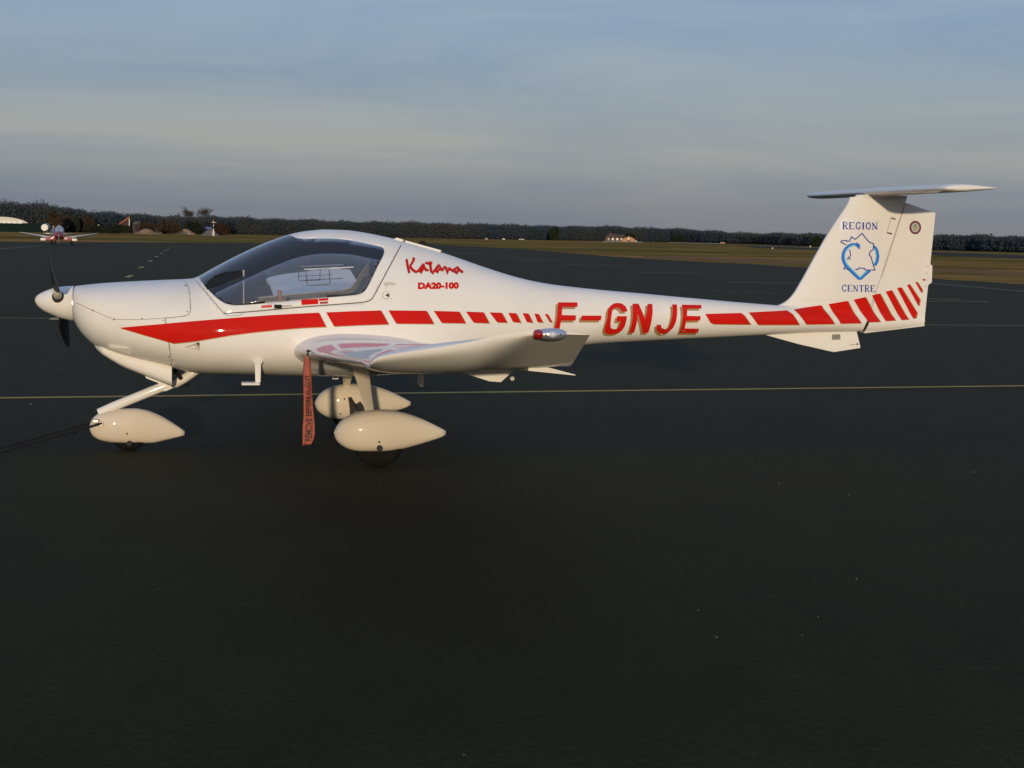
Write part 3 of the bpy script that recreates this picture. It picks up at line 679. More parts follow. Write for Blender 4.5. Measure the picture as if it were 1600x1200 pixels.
md = glass.modifiers.new('thickness', 'SOLIDIFY'); md.thickness = 0.004; md.offset = -1
frame = shell(m_frame, 'canopy_frame', WHITE, 0.018)
cowl = shell(m_cowl, 'engine_cowling', WHITE, 0.006)
fus = shell(m_fus, 'fuselage', WHITE, 0.015)
for o in (body_full, pw, pf, cw, t0, t1): bpy.data.objects.remove(o, do_unlink=True)

# ---- decals and joints conforming to the skin
def conform(name, polys, m, parent, off, grid=0.03, yfun=None):
    bm = bmesh.new()
    for poly in polys:
        vs = [bm.verts.new((x, 0, z)) for x, z in poly]
        es = [bm.edges.new((vs[i], vs[(i+1) % len(vs)])) for i in range(len(vs))]
        bmesh.ops.triangle_fill(bm, edges=es, use_beauty=True)
    conform_bm(bm, off, grid, yfun)
    return from_bm(name, bm, m, parent, True, fixn=False)
def conform_bm(bm, off, grid, yfun=None):
    xs_ = [v.co.x for v in bm.verts]; zs = [v.co.z for v in bm.verts]
    for ax, lo, hi in ((0, min(xs_), max(xs_)), (2, min(zs), max(zs))):
        k = math.ceil(lo/grid)
        while k*grid < hi:
            n = [0, 0, 0]; n[ax] = 1; c = [0, 0, 0]; c[ax] = k*grid+1e-5
            bmesh.ops.bisect_plane(bm, geom=bm.verts[:]+bm.edges[:]+bm.faces[:], plane_co=c, plane_no=n, dist=1e-6); k += 1
    for v in bm.verts: v.co.y = -((yfun or surf)(v.co.x, v.co.z)+off)
    for f in bm.faces:
        f.normal_update()
        if f.normal.y > 0: f.normal_flip()
def decal(name, polys_px, m, parent, off=0.0012, grid=0.03):
    return conform(name, [[on(*p) for p in poly] for poly in polys_px], m, parent, off, grid)
def stroke_quads(pts, wd):
    """ribbon polygons along a polyline (mitred), in photo pixels"""
    P = [Vector(p) for p in pts]; n = len(P); Lf = []; Rt = []
    for i in range(n):
        d0 = (P[i]-P[i-1]).normalized() if i else (P[1]-P[0]).normalized()
        d1 = (P[i+1]-P[i]).normalized() if i < n-1 else d0
        t = (d0+d1); t = t.normalized() if t.length > .3 else d1
        w_ = wd[i] if isinstance(wd, (list, tuple)) else wd
        nn = Vector((-t.y, t.x))*w_/2/max(.6, abs(t.dot(d1)))
        Lf.append(P[i]+nn); Rt.append(P[i]-nn)
    return Lf, Rt
def stroke(name, pts, wd, m, parent, off=0.0012, grid=0.04, space='px', yfun=None):
    Lf, Rt = stroke_quads(pts, wd); bm = bmesh.new()
    f_ = on if space == 'px' else (lambda a, b: (a, b))
    a = [bm.verts.new((lambda q: (q[0], 0, q[1]))(f_(*p))) for p in Lf]; b_ = [bm.verts.new((lambda q: (q[0], 0, q[1]))(f_(*p))) for p in Rt]
    for i in range(len(a)-1): bm.faces.new((a[i], a[i+1], b_[i+1], b_[i]))
    conform_bm(bm, off, grid, yfun)
    return from_bm(name, bm, m, parent, True, fixn=False)
def multi_stroke(name, lists, wd, m, parent, off, step=0.00012):
    bm = bmesh.new()
    for i, pts in enumerate(lists):
        w_ = wd
        if isinstance(pts, tuple): pts, w_ = pts
        Lf, Rt = stroke_quads(pts, w_); s = bmesh.new()
        a = [s.verts.new((lambda q: (q[0], 0, q[1]))(on(*p))) for p in Lf]; b_ = [s.verts.new((lambda q: (q[0], 0, q[1]))(on(*p))) for p in Rt]
        for k_ in range(len(a)-1): s.faces.new((a[k_], a[k_+1], b_[k_+1], b_[k_]))
        conform_bm(s, off+i*step, 0.04); me = bpy.data.meshes.new('s'); s.to_mesh(me); s.free(); bm.from_mesh(me); bpy.data.meshes.remove(me)
    return from_bm(name, bm, m, parent, True, fixn=False)
def T(lst, ox, oy, s): return [(ox+u/s, oy+v/s) for u, v in lst]
D = lambda l: T(l, 180, 470, 4.444); E_ = lambda l: T(l, 500, 475, 4.2105); F_ = lambda l: T(l, 1095, 470, 7.442); G_ = lambda l: T(l, 1270, 420, 8.0)
body_str = [D([(30, 187), (180, 173), (330, 160), (520, 143), (700, 128), (900, 112), (1100, 98), (1260, 89), (1415, 82), (1465, 180), (1300, 188), (1130, 202), (960, 220), (800, 240), (680, 260), (560, 280), (405, 296), (300, 266), (200, 238)]),
  E_([(40, 55), (220, 47), (400, 42), (450, 132), (280, 138), (92, 147)]), E_([(450, 42), (700, 44), (748, 130), (500, 128)]), E_([(748, 45), (915, 50), (957, 126), (800, 124)]),
  E_([(960, 50), (1075, 54), (1112, 126), (1010, 122)]), E_([(1115, 55), (1195, 57), (1230, 122), (1165, 120)]), E_([(1238, 58), (1290, 60), (1320, 122), (1270, 118)]),
  E_([(1332, 60), (1370, 62), (1398, 122), (1360, 118)]), E_([(1410, 63), (1437, 65), (1465, 122), (1430, 118)]), E_([(1478, 65), (1497, 66), (1527, 122), (1510, 118)]),
  F_([(50, 152), (465, 140), (495, 160), (575, 275), (140, 270), (110, 255)]), F_([(555, 135), (1000, 110), (1060, 150), (1140, 278), (660, 278)])]
fin_str = [F_([(1080, 100), (1395, 50), (1550, 270), (1225, 275)]), G_([(195, 440), (430, 400), (600, 680), (345, 685)]), G_([(510, 385), (655, 352), (840, 662), (700, 668)]),
  G_([(738, 330), (835, 308), (1030, 645), (910, 652)]), G_([(910, 285), (980, 265), (1195, 632), (1110, 640)]), G_([(1052, 240), (1100, 230), (1300, 550), (1285, 615), (1255, 620)]),
  G_([(1175, 200), (1205, 192), (1335, 385), (1320, 465)]), G_([(1280, 165), (1300, 162), (1365, 260), (1355, 300)]), G_([(1370, 125), (1392, 122), (1385, 155)])]
# stabiliser carrier fin + rudder
z_lo = at(1300, 497)[1]; zf = [z_lo+(at(1370, 309)[1]-z_lo)*i/110 for i in range(111)]
rows = []
for z in zf:
    le = FLE(z) if z > fl[0][1] else fl[0][0]+(fl[0][1]-z)*.5
    h_ = FHG(z)-0.004
    rows.append([(le+(h_-le)*(1-math.cos(math.pi*.5*j/70)), z) for j in range(71)])
finp = patch('fin', rows, WHITE, AC, 0.0006)
rb = [at(1347, 519.5), at(1443, 507.5)]; rt = [at(1412.5, 317), at(1420, 322), at(1461, 333)]
rows = []
for i in range(101):
    u = i/100; hx, hz = rb[0][0]+(rt[0][0]-rb[0][0])*u, rb[0][1]+(rt[0][1]-rb[0][1])*u
    tx, tz = rb[1][0]+(rt[2][0]-rb[1][0])*u, rb[1][1]+(rt[2][1]-rb[1][1])*u
    rows.append([(hx+(tx-hx)*j/48, hz+(tz-hz)*j/48) for j in range(49)])
_surf0 = surf
def rud_y(x, z): return surf(x, z)
rud = patch('rudder', rows, WHITE, AC, 0.0004)
k1 = decal('placard', [[(1312, 341.5), (1379, 341.5), (1377.5, 457.8), (1309, 457.3)]], STICK, finp, 0.0012)
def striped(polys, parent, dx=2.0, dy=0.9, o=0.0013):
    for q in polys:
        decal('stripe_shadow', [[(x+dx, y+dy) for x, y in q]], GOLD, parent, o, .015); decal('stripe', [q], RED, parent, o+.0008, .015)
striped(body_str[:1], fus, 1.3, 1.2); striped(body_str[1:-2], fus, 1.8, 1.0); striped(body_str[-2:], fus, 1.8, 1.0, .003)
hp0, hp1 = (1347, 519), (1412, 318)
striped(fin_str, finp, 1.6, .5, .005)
# registration letters with their gold drop shadow
A_ = lambda l: T(l, 855, 465, 12.308); B_ = lambda l: T(l, 970, 465, 11.43)
LET = [A_([(205, 90), (580, 90), (580, 180), (290, 180), (280, 335), (555, 340), (545, 440), (265, 440), (245, 560), (205, 715), (105, 715), (145, 600), (185, 400), (200, 240)]),
  A_([(660, 345), (1045, 345), (1030, 440), (650, 440)]),
  A_([(1540, 270), (1430, 270), (1410, 225), (1350, 190), (1290, 200), (1250, 250), (1228, 400), (1215, 520), (1225, 590), (1270, 605), (1335, 605), (1370, 570), (1395, 500), (1410, 455), (1330, 455), (1340, 355), (1535, 355), (1520, 450), (1490, 560), (1430, 640), (1330, 690), (1210, 708), (1130, 690), (1095, 640), (1108, 560), (1150, 420), (1165, 250), (1210, 160), (1280, 112), (1360, 100), (1440, 115), (1510, 170), (1535, 230)]),
  B_([(205, 108), (315, 108), (432, 385), (462, 250), (475, 112), (560, 112), (568, 260), (545, 430), (490, 630), (385, 630), (303, 290), (285, 450), (235, 628), (145, 630), (200, 440), (212, 250)]),
  B_([(915, 120), (1000, 120), (1008, 260), (985, 430), (940, 530), (850, 620), (760, 650), (690, 640), (635, 580), (635, 485), (718, 485), (725, 540), (780, 565), (840, 550), (880, 480), (915, 330), (925, 200)]),
  B_([(1085, 125), (1435, 130), (1440, 195), (1185, 195), (1180, 325), (1425, 330), (1415, 410), (1165, 415), (1140, 550), (1400, 555), (1370, 632), (1040, 632), (1080, 520), (1105, 350), (1100, 200)])]
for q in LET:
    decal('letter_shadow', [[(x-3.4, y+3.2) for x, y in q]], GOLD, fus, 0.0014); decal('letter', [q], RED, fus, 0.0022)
# script name
K_ = lambda l: T(l, 625, 395, 14.545)
kat = [K_([(155, 140), (180, 290), (218, 455)]), K_([(300, 105), (325, 140), (290, 215), (232, 300)]), K_([(228, 300), (300, 385), (370, 430), (430, 395), (530, 262), (565, 268)]),
  K_([(535, 275), (450, 400), (490, 432), (560, 320), (595, 385), (655, 388)]), K_([(585, 215), (660, 240), (735, 225)]), K_([(685, 190), (700, 300), (712, 410), (755, 448), (810, 370), (880, 280), (915, 290)]),
  K_([(885, 285), (815, 395), (860, 428), (925, 335), (965, 402)]), K_([(960, 405), (1020, 318), (1060, 345), (1082, 450), (1125, 350), (1205, 400), (1300, 328), (1340, 335)]), K_([(1300, 330), (1225, 405), (1300, 448), (1340, 365), (1435, 442)])]
multi_stroke('script_lettering_shadow', [[(x-.7, y+.6) for x, y in s] for s in kat], 3.7, mat('dark_red_edge', (0.16, 0.03, 0.02), .4), fus, 0.0016, .00006)
multi_stroke('script_lettering', kat, 3.0, RED, fus, 0.0034)
def font_mesh(txt, bold=0.0, shear=0.0):
    cu = bpy.data.curves.new('t', 'FONT'); cu.body = txt; cu.offset = bold; cu.shear = shear; cu.resolution_u = 3
    o = bpy.data.objects.new('t', cu); C.objects.link(o); bpy.context.view_layer.update()
    me = bpy.data.meshes.new_from_object(o.evaluated_get(bpy.context.evaluated_depsgraph_get())); bpy.data.objects.remove(o, do_unlink=True)
    return me
def text_px(name, txt, x0, y0, x1, y1, m, parent, off, bold=0.03, slope=0.0):
    me = font_mesh(txt, bold); co_ = [v.co.copy() for v in me.vertices]
    ax, bx_ = min(c.x for c in co_), max(c.x for c in co_); ay, by = min(c.y for c in co_), max(c.y for c in co_)
    bm = bmesh.new(); bm.from_mesh(me)
    for v in bm.verts:
        u = (v.co.x-ax)/(bx_-ax); w_ = (v.co.y-ay)/(by-ay)
        x, z = on(x0+(x1-x0)*u, y1+(y0-y1)*w_+slope*u); v.co = (x, 0, z)
    conform_bm(bm, off, .05); bpy.data.meshes.remove(me)
    return from_bm(name, bm, m, parent, True, fixn=False)
text_px('type_lettering', 'DA20-100', 653, 441.2, 717, 452.0, RED, fus, 0.0022, 0.07, -.6)
# serif words and map emblem on the fin
def serif(word, x0, x1, yt, yb, slope=0.0):
    S = {'R': [([(.2, 0), (.2, 1)], .17), ([(.03, 0), (.62, 0), (.80, .12), (.80, .36), (.62, .5), (.25, .5)], .09), ([(.50, .5), (.74, .9), (.98, 1)], .13), ([(.03, 1), (.40, 1)], .06)],
         'E': [([(.2, 0), (.2, 1)], .17), ([(.03, .03), (.88, .03), (.90, .25)], .07), ([(.25, .5), (.66, .5)], .07), ([(.03, .97), (.88, .97), (.94, .72)], .07)],
         'G': [([(.85, .28), (.80, .06), (.50, .02), (.20, .2), (.13, .5), (.22, .82), (.52, .98), (.78, .92), (.80, .60)], .13), ([(.60, .58), (.96, .58)], .06)],
         'C': [([(.88, .30), (.82, .06), (.52, .02), (.22, .2), (.14, .5), (.24, .82), (.54, .98), (.80, .90), (.92, .70)], .13)],
         'I': [([(.5, 0), (.5, 1)], .2), ([(.22, .02), (.78, .02)], .06), ([(.22, .98), (.78, .98)], .06)],
         'O': [([(.5, .02), (.22, .18), (.13, .5), (.22, .82), (.5, .98), (.78, .82), (.87, .5), (.78, .18), (.5, .02)], .13)],
         'N': [([(.16, 0), (.16, 1)], .07), ([(.10, .02), (.84, .98)], .16), ([(.86, 0), (.86, 1)], .07), ([(.0, .98), (.34, .98)], .06), ([(.68, .02), (1.0, .02)], .06)],
         'T': [([(.5, 0), (.5, 1)], .17), ([(.06, .22), (.10, .03), (.90, .03), (.94, .22)], .07), ([(.30, .98), (.70, .98)], .06)]}
    wds = {'I': .5}; tot = sum(wds.get(c, 1) for c in word)+.13*(len(word)-1); u = 0; outl = []
    H_ = yb-yt
    for c in word:
        cw_ = wds.get(c, 1)
        for pts, wd in S[c]:
            outl.append(([(x0+(x1-x0)*(u+p[0]*cw_)/tot, yt+H_*p[1]+slope*(u/tot)) for p in pts], wd*(x1-x0)/tot*1.35))
        u += cw_+.13
    return outl
multi_stroke('word_lettering', serif('REGION', 1316, 1371, 347, 358, .8), 1, BLUE, finp, 0.0024)
multi_stroke('word_lettering', serif('CENTRE', 1315, 1367.5, 445, 455.3, .9), 1, BLUE, finp, 0.0024)
L_ = lambda l: T(l, 1300, 320, 7.5)
arc = L_([(302, 478), (270, 466), (235, 466), (195, 485), (158, 520), (137, 565), (130, 615), (140, 665), (165, 712), (240, 788), (325, 872)])
arc2 = L_([(325, 872), (400, 800), (440, 768)]); arc3 = L_([(500, 712), (525, 660), (534, 605), (527, 550), (510, 510), (490, 485)])
multi_stroke('emblem_arrow', [(arc, [4.0, 4.5, 5, 5.2, 5.6, 6, 6, 6, 6, 6, 5.0]), (arc2, [4.6, 5.4, 5.4]), (arc3, [4.6, 5.2, 5.2, 5.0, 4.4, 3.6]), (L_([(285, 440), (306, 478), (322, 522)]), [1.0, 6.5, .8])], 5, BLUEA, finp, 0.0024)
ins = lambda l, c, k: [(x+(c[0]-x)*k, y+(c[1]-y)*k) for x, y in l]
cc = (1344, 398)
multi_stroke('emblem_arrow_highlight', [(ins(arc[1:], cc, .075), 2.0), (ins(arc2, cc, .06), 1.8), (ins(arc3, cc, .075), 1.8)], 2, BLUEB, finp, 0.0034)
multi_stroke('emblem_outline', [L_([(165, 470), (105, 440), (105, 425), (165, 415), (175, 430), (205, 425), (225, 375), (270, 405), (350, 335), (385, 380), (410, 410), (440, 440), (485, 455), (485, 520), (445, 550), (435, 590), (455, 610), (500, 765), (390, 765), (380, 745), (310, 740), (295, 760), (270, 755)]),
    L_([(205, 525), (215, 590), (205, 640), (190, 610), (180, 645)]), L_([(155, 715), (135, 750), (195, 755)])], 1.55, BLUE, finp, 0.0042)
def ell(cx, cy, rx, ry, n=28): return [(cx+rx*math.cos(2*math.pi*i/n), cy+ry*math.sin(2*math.pi*i/n)) for i in range(n)]
decal('round_badge', [ell(1430, 355.5, 9.2, 10.6)], mat('badge_maroon', (0.16, .03, .05), .4), rud, .0014)
decal('round_badge_field', [ell(1430, 355.5, 6.2, 7.4)], mat('badge_pale', (0.45, .50, .46), .4), rud, .0020)
decal('round_badge_centre', [[(1427, 352), (1431, 349), (1433, 354), (1432, 358), (1427.5, 358.5)]], mat('badge_green', (0.22, .30, .20), .4), rud, .0026)
decal('round_badge_figure', [[(1428.2, 357), (1429.5, 353), (1431.5, 356.5), (1434, 358.5), (1431, 360), (1427, 359.5)]], mat('badge_orange', (0.60, .28, .13), .4), rud, .0032)

# panel joints, seams, screws, placards
def joint(pts, wd, m=GAP, parent=fus, name='panel_joint', off=.0012, r_=1): return stroke(name, rounded(pts, r_), wd, m, parent, off)
joint([(304, 434.6), (314, 447), (330, 466), (349, 489.5)], .8, GAP, frame)
joint([(349, 489.5), (372, 488.4), (400, 486.4), (456, 481), (520, 476), (560, 473), (577, 471), (583, 465), (603, 427), (626.5, 383)], 1.25, GAPD, frame)
joint([(119, 473), (143, 484), (165, 494), (178, 499.3), (222, 499.3), (258, 497), (292, 493.5), (298, 488), (297, 462), (293, 442)], .7, GAP, cowl)
joint([(258, 497), (262.5, 532), (272, 576)], .9, GAP, cowl)
joint([(351, 491.5), (357, 494), (376, 492.5), (380, 490)], .7)
bx0 = [(1390, 340.5), (1394, 341.5), (1388, 364), (1384, 363)]
joint([(1412, 322), (1398, 366), (1370, 452), (1350, 512)], .9, mat('hinge_line', (.42, .37, .30), .7), finp, 'hinge_line', r_=0)
joint([(1392, 342), (1386, 362)], .5, GAP, finp, r_=0)
decal('hinge_slot', [[(1392.2, 339.3), (1399.5, 341.6), (1398.8, 343.6), (1391.8, 341.2)]], GAPD, rud, .0014); decal('hinge_slot', [[(1386, 362.5), (1394, 364.6), (1393.4, 366.6), (1385.6, 364.4)]], GAPD, rud, .0014)
decal('drain_slot', [[(1357.3, 494), (1359.6, 496.5), (1356, 508), (1351, 517.5), (1347.5, 517), (1352.5, 506)]], GAPD, rud, .0026)
SCR = mat('screw_dark', (0.04, .03, .025), .5)
def screw(px, py, r_=1.2, parent=cowl, m=SCR): decal('screw', [ell(px, py, r_, r_, 10)], m, parent, .0016)
for p in ((145, 485), (178, 499.3), (290, 446), (260.5, 533), (264.5, 557), (268, 570)): screw(*p)
for p in ((222, 497.5), (292.3, 487)): screw(*p, 1.1, cowl, GAP)
screw(255, 500.5, 1.0, cowl, GAP)
for p in ((1449.5, 416), (1448, 427), (1447, 437.5), (1446, 447)): screw(*p, .8, rud, GAP)
# fuel filler
decal('filler_ring', [ell(603.8, 460.3, 9.4, 9.8)], mat('filler_cream', (.80, .76, .66), .3), fus, .002); decal('filler_cap', [ell(603.4, 461.2, 5.6, 6.2)], GAP, fus, .0026); decal('filler_cap', [ell(603.4, 461, 5.0, 5.6)], mat('filler_cap', (.84, .80, .70), .25), fus, .0032)
decal('cap_handle', [[(602, 461.4), (604, 459.8), (606.5, 458), (608, 461), (607, 464.3), (604.5, 463)]], SCR, fus, .004)
decal('smudge', [[(599, 441.3), (608, 440.4), (619, 442.6), (617.5, 446), (606.5, 445.3), (605, 447.8), (600, 446.5)]], mat('grey_mark', (.56, .54, .47), .5), fus, .0014)
for p in ((603.5, 451), (595.6, 466), (611.6, 466.4)): screw(*p, .7, fus, GAP)
decal('placard', [[(470.5, 468.3), (497, 466.8), (497.3, 475), (471.3, 476.6)]], RED, frame, .0016); decal('placard', [[(498, 466.6), (513, 465.6), (513, 469.2), (498.3, 470.2)]], RED, frame, .0016); decal('placard', [[(499.5, 471.7), (512.5, 470.8), (512.5, 474.2), (499.8, 475)]], mat('dark_red', (.35, .015, .015), .4), frame, .0016)
decal('placard', [[(408.3, 477.3), (424.6, 476.4), (424.6, 480.2), (408.6, 481)]], RED, frame, .0016); decal('round_mark', [ell(404.3, 481, 2.3, 2.3, 14)], STICK, frame, .0018)
decal('placard_lettering', [[(410, 478.4), (423, 477.7), (423, 478.2), (410, 479)]], mat('pink_print', (.75, .3, .25), .5), frame, .0022)
# canopy latch
def skin_box(name, px0, py0, px1, py1, th, m, parent, bev=.002):
    x0, z0 = on(px0, py1); x1, z1 = on(px1, py0); y = -surf((x0+x1)/2, (z0+z1)/2)
    return bx(name, (x0, x1, y-th, y+.01, z0, z1), m, parent, bev)
skin_box('latch', 428.5, 476, 440, 481.8, .022, BLACK, frame); 
x0, z0 = on(440, 478.4); x1, z1 = on(456, 477.2); tube('latch_rod', [(x0, -surf(x0, z0)-.010, z0), (x1, -surf(x1, z1)-.010, z1)], .004, STEEL, frame, 8)
# triangular air scoop on the side and small scoop on the cowling
def scoop(p, out_, nm, parent, pale=WHITE):
    q = [on(*a) for a in p]; ys = [-surf(*a) for a in q]
    V = [(q[0][0], ys[0], q[0][1]), (q[1][0], ys[1], q[1][1]), (q[2][0], ys[2], q[2][1]), (q[1][0], ys[1]-out_*.25, q[1][1]-.008), (q[2][0], ys[2]-out_, q[2][1]+.012)]
    return mk(nm, V, [(0, 4, 3), (0, 3, 1), (0, 2, 4), (1, 3, 4, 2)], pale, parent, False)
decal('air_scoop', [[(289, 542.4), (311.5, 534), (312.3, 547.2)]], mat('scoop_edge_shade', (.45, .38, .30), .6), fus, .0012); scoop([(290, 542.6), (304, 539.6), (311.5, 547.0)], .012, 'scoop_floor', fus); decal('scoop_shade', [[(306.5, 536.6), (311.3, 534.8), (311.8, 541.5)]], GAPD, fus, .002)  # shade of the scoop recess painted on as flat darker triangles
# ---- chin intake
def P0(lst, y=0.0): q = [at(a, b, y) for a, b in lst]; return interp([p[0] for p in q], [p[1] for p in q])
ct = P0([(145, 534.5), (152, 533), (165, 540), (200, 551), (240, 561), (273, 570)], -.12); cb = P0([(145, 538), (150, 546), (168, 559), (192, 573), (230, 588), (269, 602.5)], -.12)
xa_, xb_ = at(145.5, 536, -.12)[0], at(269, 590, -.12)[0]
secs = []
for i in range(29):
    u = (i/28)**1.3; x = xa_+(xb_-xa_)*u; zt, zb = ct(x)+.012, cb(x); wv = .20*min(1, (0.12+u*7)**.5)+.07*u; s = []
    for j in range(36):
        a = 2*math.pi*j/36; c, sn = math.cos(a), math.sin(a); s.append((x, wv*math.copysign(abs(c)**.45, c), (zt+zb)/2+(zt-zb)/2*math.copysign(abs(sn)**.6, sn)))
    secs.append(s)
chin = loft('chin_intake', secs, WHITE, cowl)
sharp(chin, 50)
pl = poly_px([(227, 586.5), (268, 602.5), (266.5, 604.5), (229, 590)], -.15); plate('intake_lip', pl, -.2, .2, WHITE, chin)
disc('outlet', (xb_+.002, 0, (ct(xb_)+cb(xb_))/2), (1, 0, 0), .06, .004, GAPD, chin)
fp = poly_px([(168, 543.2), (200, 543.8), (208, 555), (204, 555.2)], -.36)
V = [(fp[0][0], -.345, fp[0][1]), (fp[1][0], -.40, fp[1][1]), (fp[2][0], -.36, fp[2][1]), (fp[3][0], -.30, fp[3][1]-.01), (fp[1][0], -.30, fp[1][1]+.01), (fp[0][0], -.30, fp[0][1])]
mk('cooling_ramp', V, [(0, 1, 2), (0, 2, 3), (0, 4, 1), (1, 4, 2), (2, 4, 3), (0, 5, 4), (0, 3, 5)], WHITE, cowl, False)

# ---- spinner and propeller
sp_t = [(54.3, 468.5), (56, 464), (61, 459.5), (70, 455), (82, 450.8), (95, 448.2), (107, 447), (116, 446.8)]; sp_b = [(54.3, 469.5), (56, 474), (61, 480), (70, 486.5), (82, 492), (95, 497), (107, 500), (116, 501.5)]
stp = [at(*p) for p in sp_t]; sbp = [at(*p) for p in sp_b]
fT, fB = interp([p[0] for p in stp], [p[1] for p in stp]), interp([p[0] for p in sbp], [p[1] for p in sbp])
xs0, xs1 = stp[0][0], stp[-1][0]
secs = []
for i in range(33):
    x = xs0+(xs1-xs0)*(i/32)**1.8; zt, zb = fT(x), fB(x)
    if i == 0: zt, zb = (stp[0][1]+sbp[0][1])/2+.001, (stp[0][1]+sbp[0][1])/2-.001
    secs.append([(x, (zt-zb)/2*math.cos(a), (zt+zb)/2+(zt-zb)/2*math.sin(a)) for a in [2*math.pi*j/40 for j in range(40)]])
spin = loft('spinner', secs, WHITE, AC); sharp(spin, 50)
zsp = (fT(xs1)+fB(xs1))/2; rsp = (fT(xs1)-fB(xs1))/2
tube('backplate_gap', [(xs1, 0, zsp), (xs1+.022, 0, zsp)], rsp*.985, GAPD, AC, 40)
HUBX = xs0+(xs1-xs0)*.62; HZ = zsp+.004
def blade(ang, nm, R_=.86):
    d = Vector((0, -math.cos(ang), math.sin(ang))); e1 = Vector((1, 0, 0)); e2 = d.cross(e1); secs = []; cuff = []
    tbl = [(.10, .030, .030, 60), (.16, .031, .030, 60), (.18, .030, .026, 52), (.27, .040, .018, 46), (.34, .062, .013, 42), (.44, .072, .011, 34), (.60, .068, .008, 27), (.74, .058, .006, 22), (.83, .042, .005, 20), (.88, .024, .003, 18), (.895, .006, .002, 18)]
    for (r_, hc, ht, tw) in tbl:
        tw = R(tw-11); ax = e2*math.cos(tw)-e1*math.sin(tw); bx_ = e1*math.cos(tw)+e2*math.sin(tw)
        s = [Vector((HUBX, 0, HZ))+d*r_+ax*hc*math.cos(a)+bx_*ht*math.sin(a) for a in [2*math.pi*j/20 for j in range(20)]]
        secs.append(s)
    bl = loft(nm, secs[3:], BLADE, AC); sharp(bl, 60); loft('blade_cuff', [[p for p in s] for s in secs[:4]], mat('cuff_grey', (.62, .56, .48), .4), bl)
    return bl
PA = R(25)
blade(PA, 'propeller_blade'); blade(PA+math.pi, 'propeller_blade')
sgn = Vector((0, -math.cos(PA), math.sin(PA)))
tube('blade_root_hole', [Vector((HUBX, 0, HZ))+sgn*.10, Vector((HUBX, 0, HZ))+sgn*.1245], .043, GAPD, spin, 20)
bsp = tube('spinner_band', [(xs1-.006, 0, zsp), (xs1-.001, 0, zsp)], rsp*1.004, mat('band_grey', (.5, .56, .62), .3, metal=.4), spin, 40)

# ---- wings
def loop(xl, xt, zl, zt, y, t, n=28, camber=.02):
    c = xt-xl; up = []; lo = []
    for i in range(n+1):
        u = (1-math.cos(math.pi*i/n))/2; zc_ = zl+(zt-zl)*u+camber*c*4*u*(1-u); h_ = foil(u, t)*c
        up.append((xl+c*u, y, zc_+h_)); lo.append((xl+c*u, y, zc_-h_*.85-(0.0 if i < n else 0.001)))
    return up+lo[-2:0:-1]+[]
TEt = at(893, 573, -4.85)
def wing(s, nm):
    secs = []
    st = [(.20, 1.78, 3.20, .74, .70, .25), (.42, 1.80, 3.18, .765, .72, .25), (.50, 1.845, 3.15, .790, .745, .235), (.56, 1.868, 3.13, .797, .752, .20), (.64, 1.880, 3.11, .804, .758, .175), (.76, 1.885, 3.09, .812, .766, .158), (1.0, 1.888, 3.07, .829, .785, .150)]
    for y, xl, xt, zl, zt, t in st: secs.append(loop(xl, xt, zl, zt, s*y, t))
    for i in range(1, 9):
        u = i/8; y = 1.0+(4.85-1.0)*u; secs.append(loop(1.888+.035*u, 3.07+(TEt[0]-3.07)*u, .829+.257*u, .785+(TEt[1]+.004-.785)*u, s*y, .150-.012*u))
    tip = [at(*p, -5.43) for p in [(579, 568), (583, 561.5), (592, 555.5), (620, 547), (660, 539.5), (700, 533.5), (750, 527), (800, 520.5), (835, 516), (870, 517.5), (900, 520.8), (922, 523)]]
    tz = interp([p[0] for p in tip], [p[1] for p in tip]); tl, tt = tip[0][0], tip[-1][0]
    b0 = secs[-1]; n = 28
    sst = lambda a: (lambda q: q*q*(3-2*q))(max(0.0, min(1.0, a)))
    for k in [math.sin(math.pi/2*q/16) for q in range(1, 17)]:
        y = 4.85+.58*k; s_ = []
        for i in range(len(b0)):
            up_ = i <= n; ii = i if up_ else 2*n-i; u = (1-math.cos(math.pi*ii/n))/2
            f_ = sst((u-.45)/.35); rnd = 1-math.sqrt(max(0, 1-k*k))
            xtip = tl+(tt-tl)*u; ztip = tz(xtip); th_ = .004*math.sin(math.pi*u)+.022*max(0, min(1, (u-.55)/.2))*min(1, (1-u)/.35)+.001
            lo_ = 1-f_; drop = .020*lo_*math.sin(math.pi*min(1, u*1.6+.06))
            ztip -= drop*max(0, (k-.86)/.14)**2
            kk = (k**1.3)*(1-f_)+k*f_ if up_ else rnd*lo_+k*f_
            if up_: kk = kk*(1-sst((u-.9)/.1))+k*sst((u-.9)/.1)
            zt_i = ztip-(0 if up_ else th_)
            s_.append((b0[i][0]+(xtip-b0[i][0])*k, s*y, b0[i][2]+(zt_i-b0[i][2])*kk))
        secs.append(s_)
    o = loft(nm, secs, WHITE, AC); sharp(o, 42); return o
wn = wing(-1, 'wing'); wf = wing(1, 'wing')
wn['label'] = 'near wing with upturned tip'; wf['label'] = 'far wing seen through the canopy'
def wing_at(u_, y):                                 # chord fraction -> x on the straight part
    k_ = (y-1.0)/3.85; xl, xt = 1.888+.035*k_, 3.07+(TEt[0]-3.07)*k_; return xl+(xt-xl)*u_
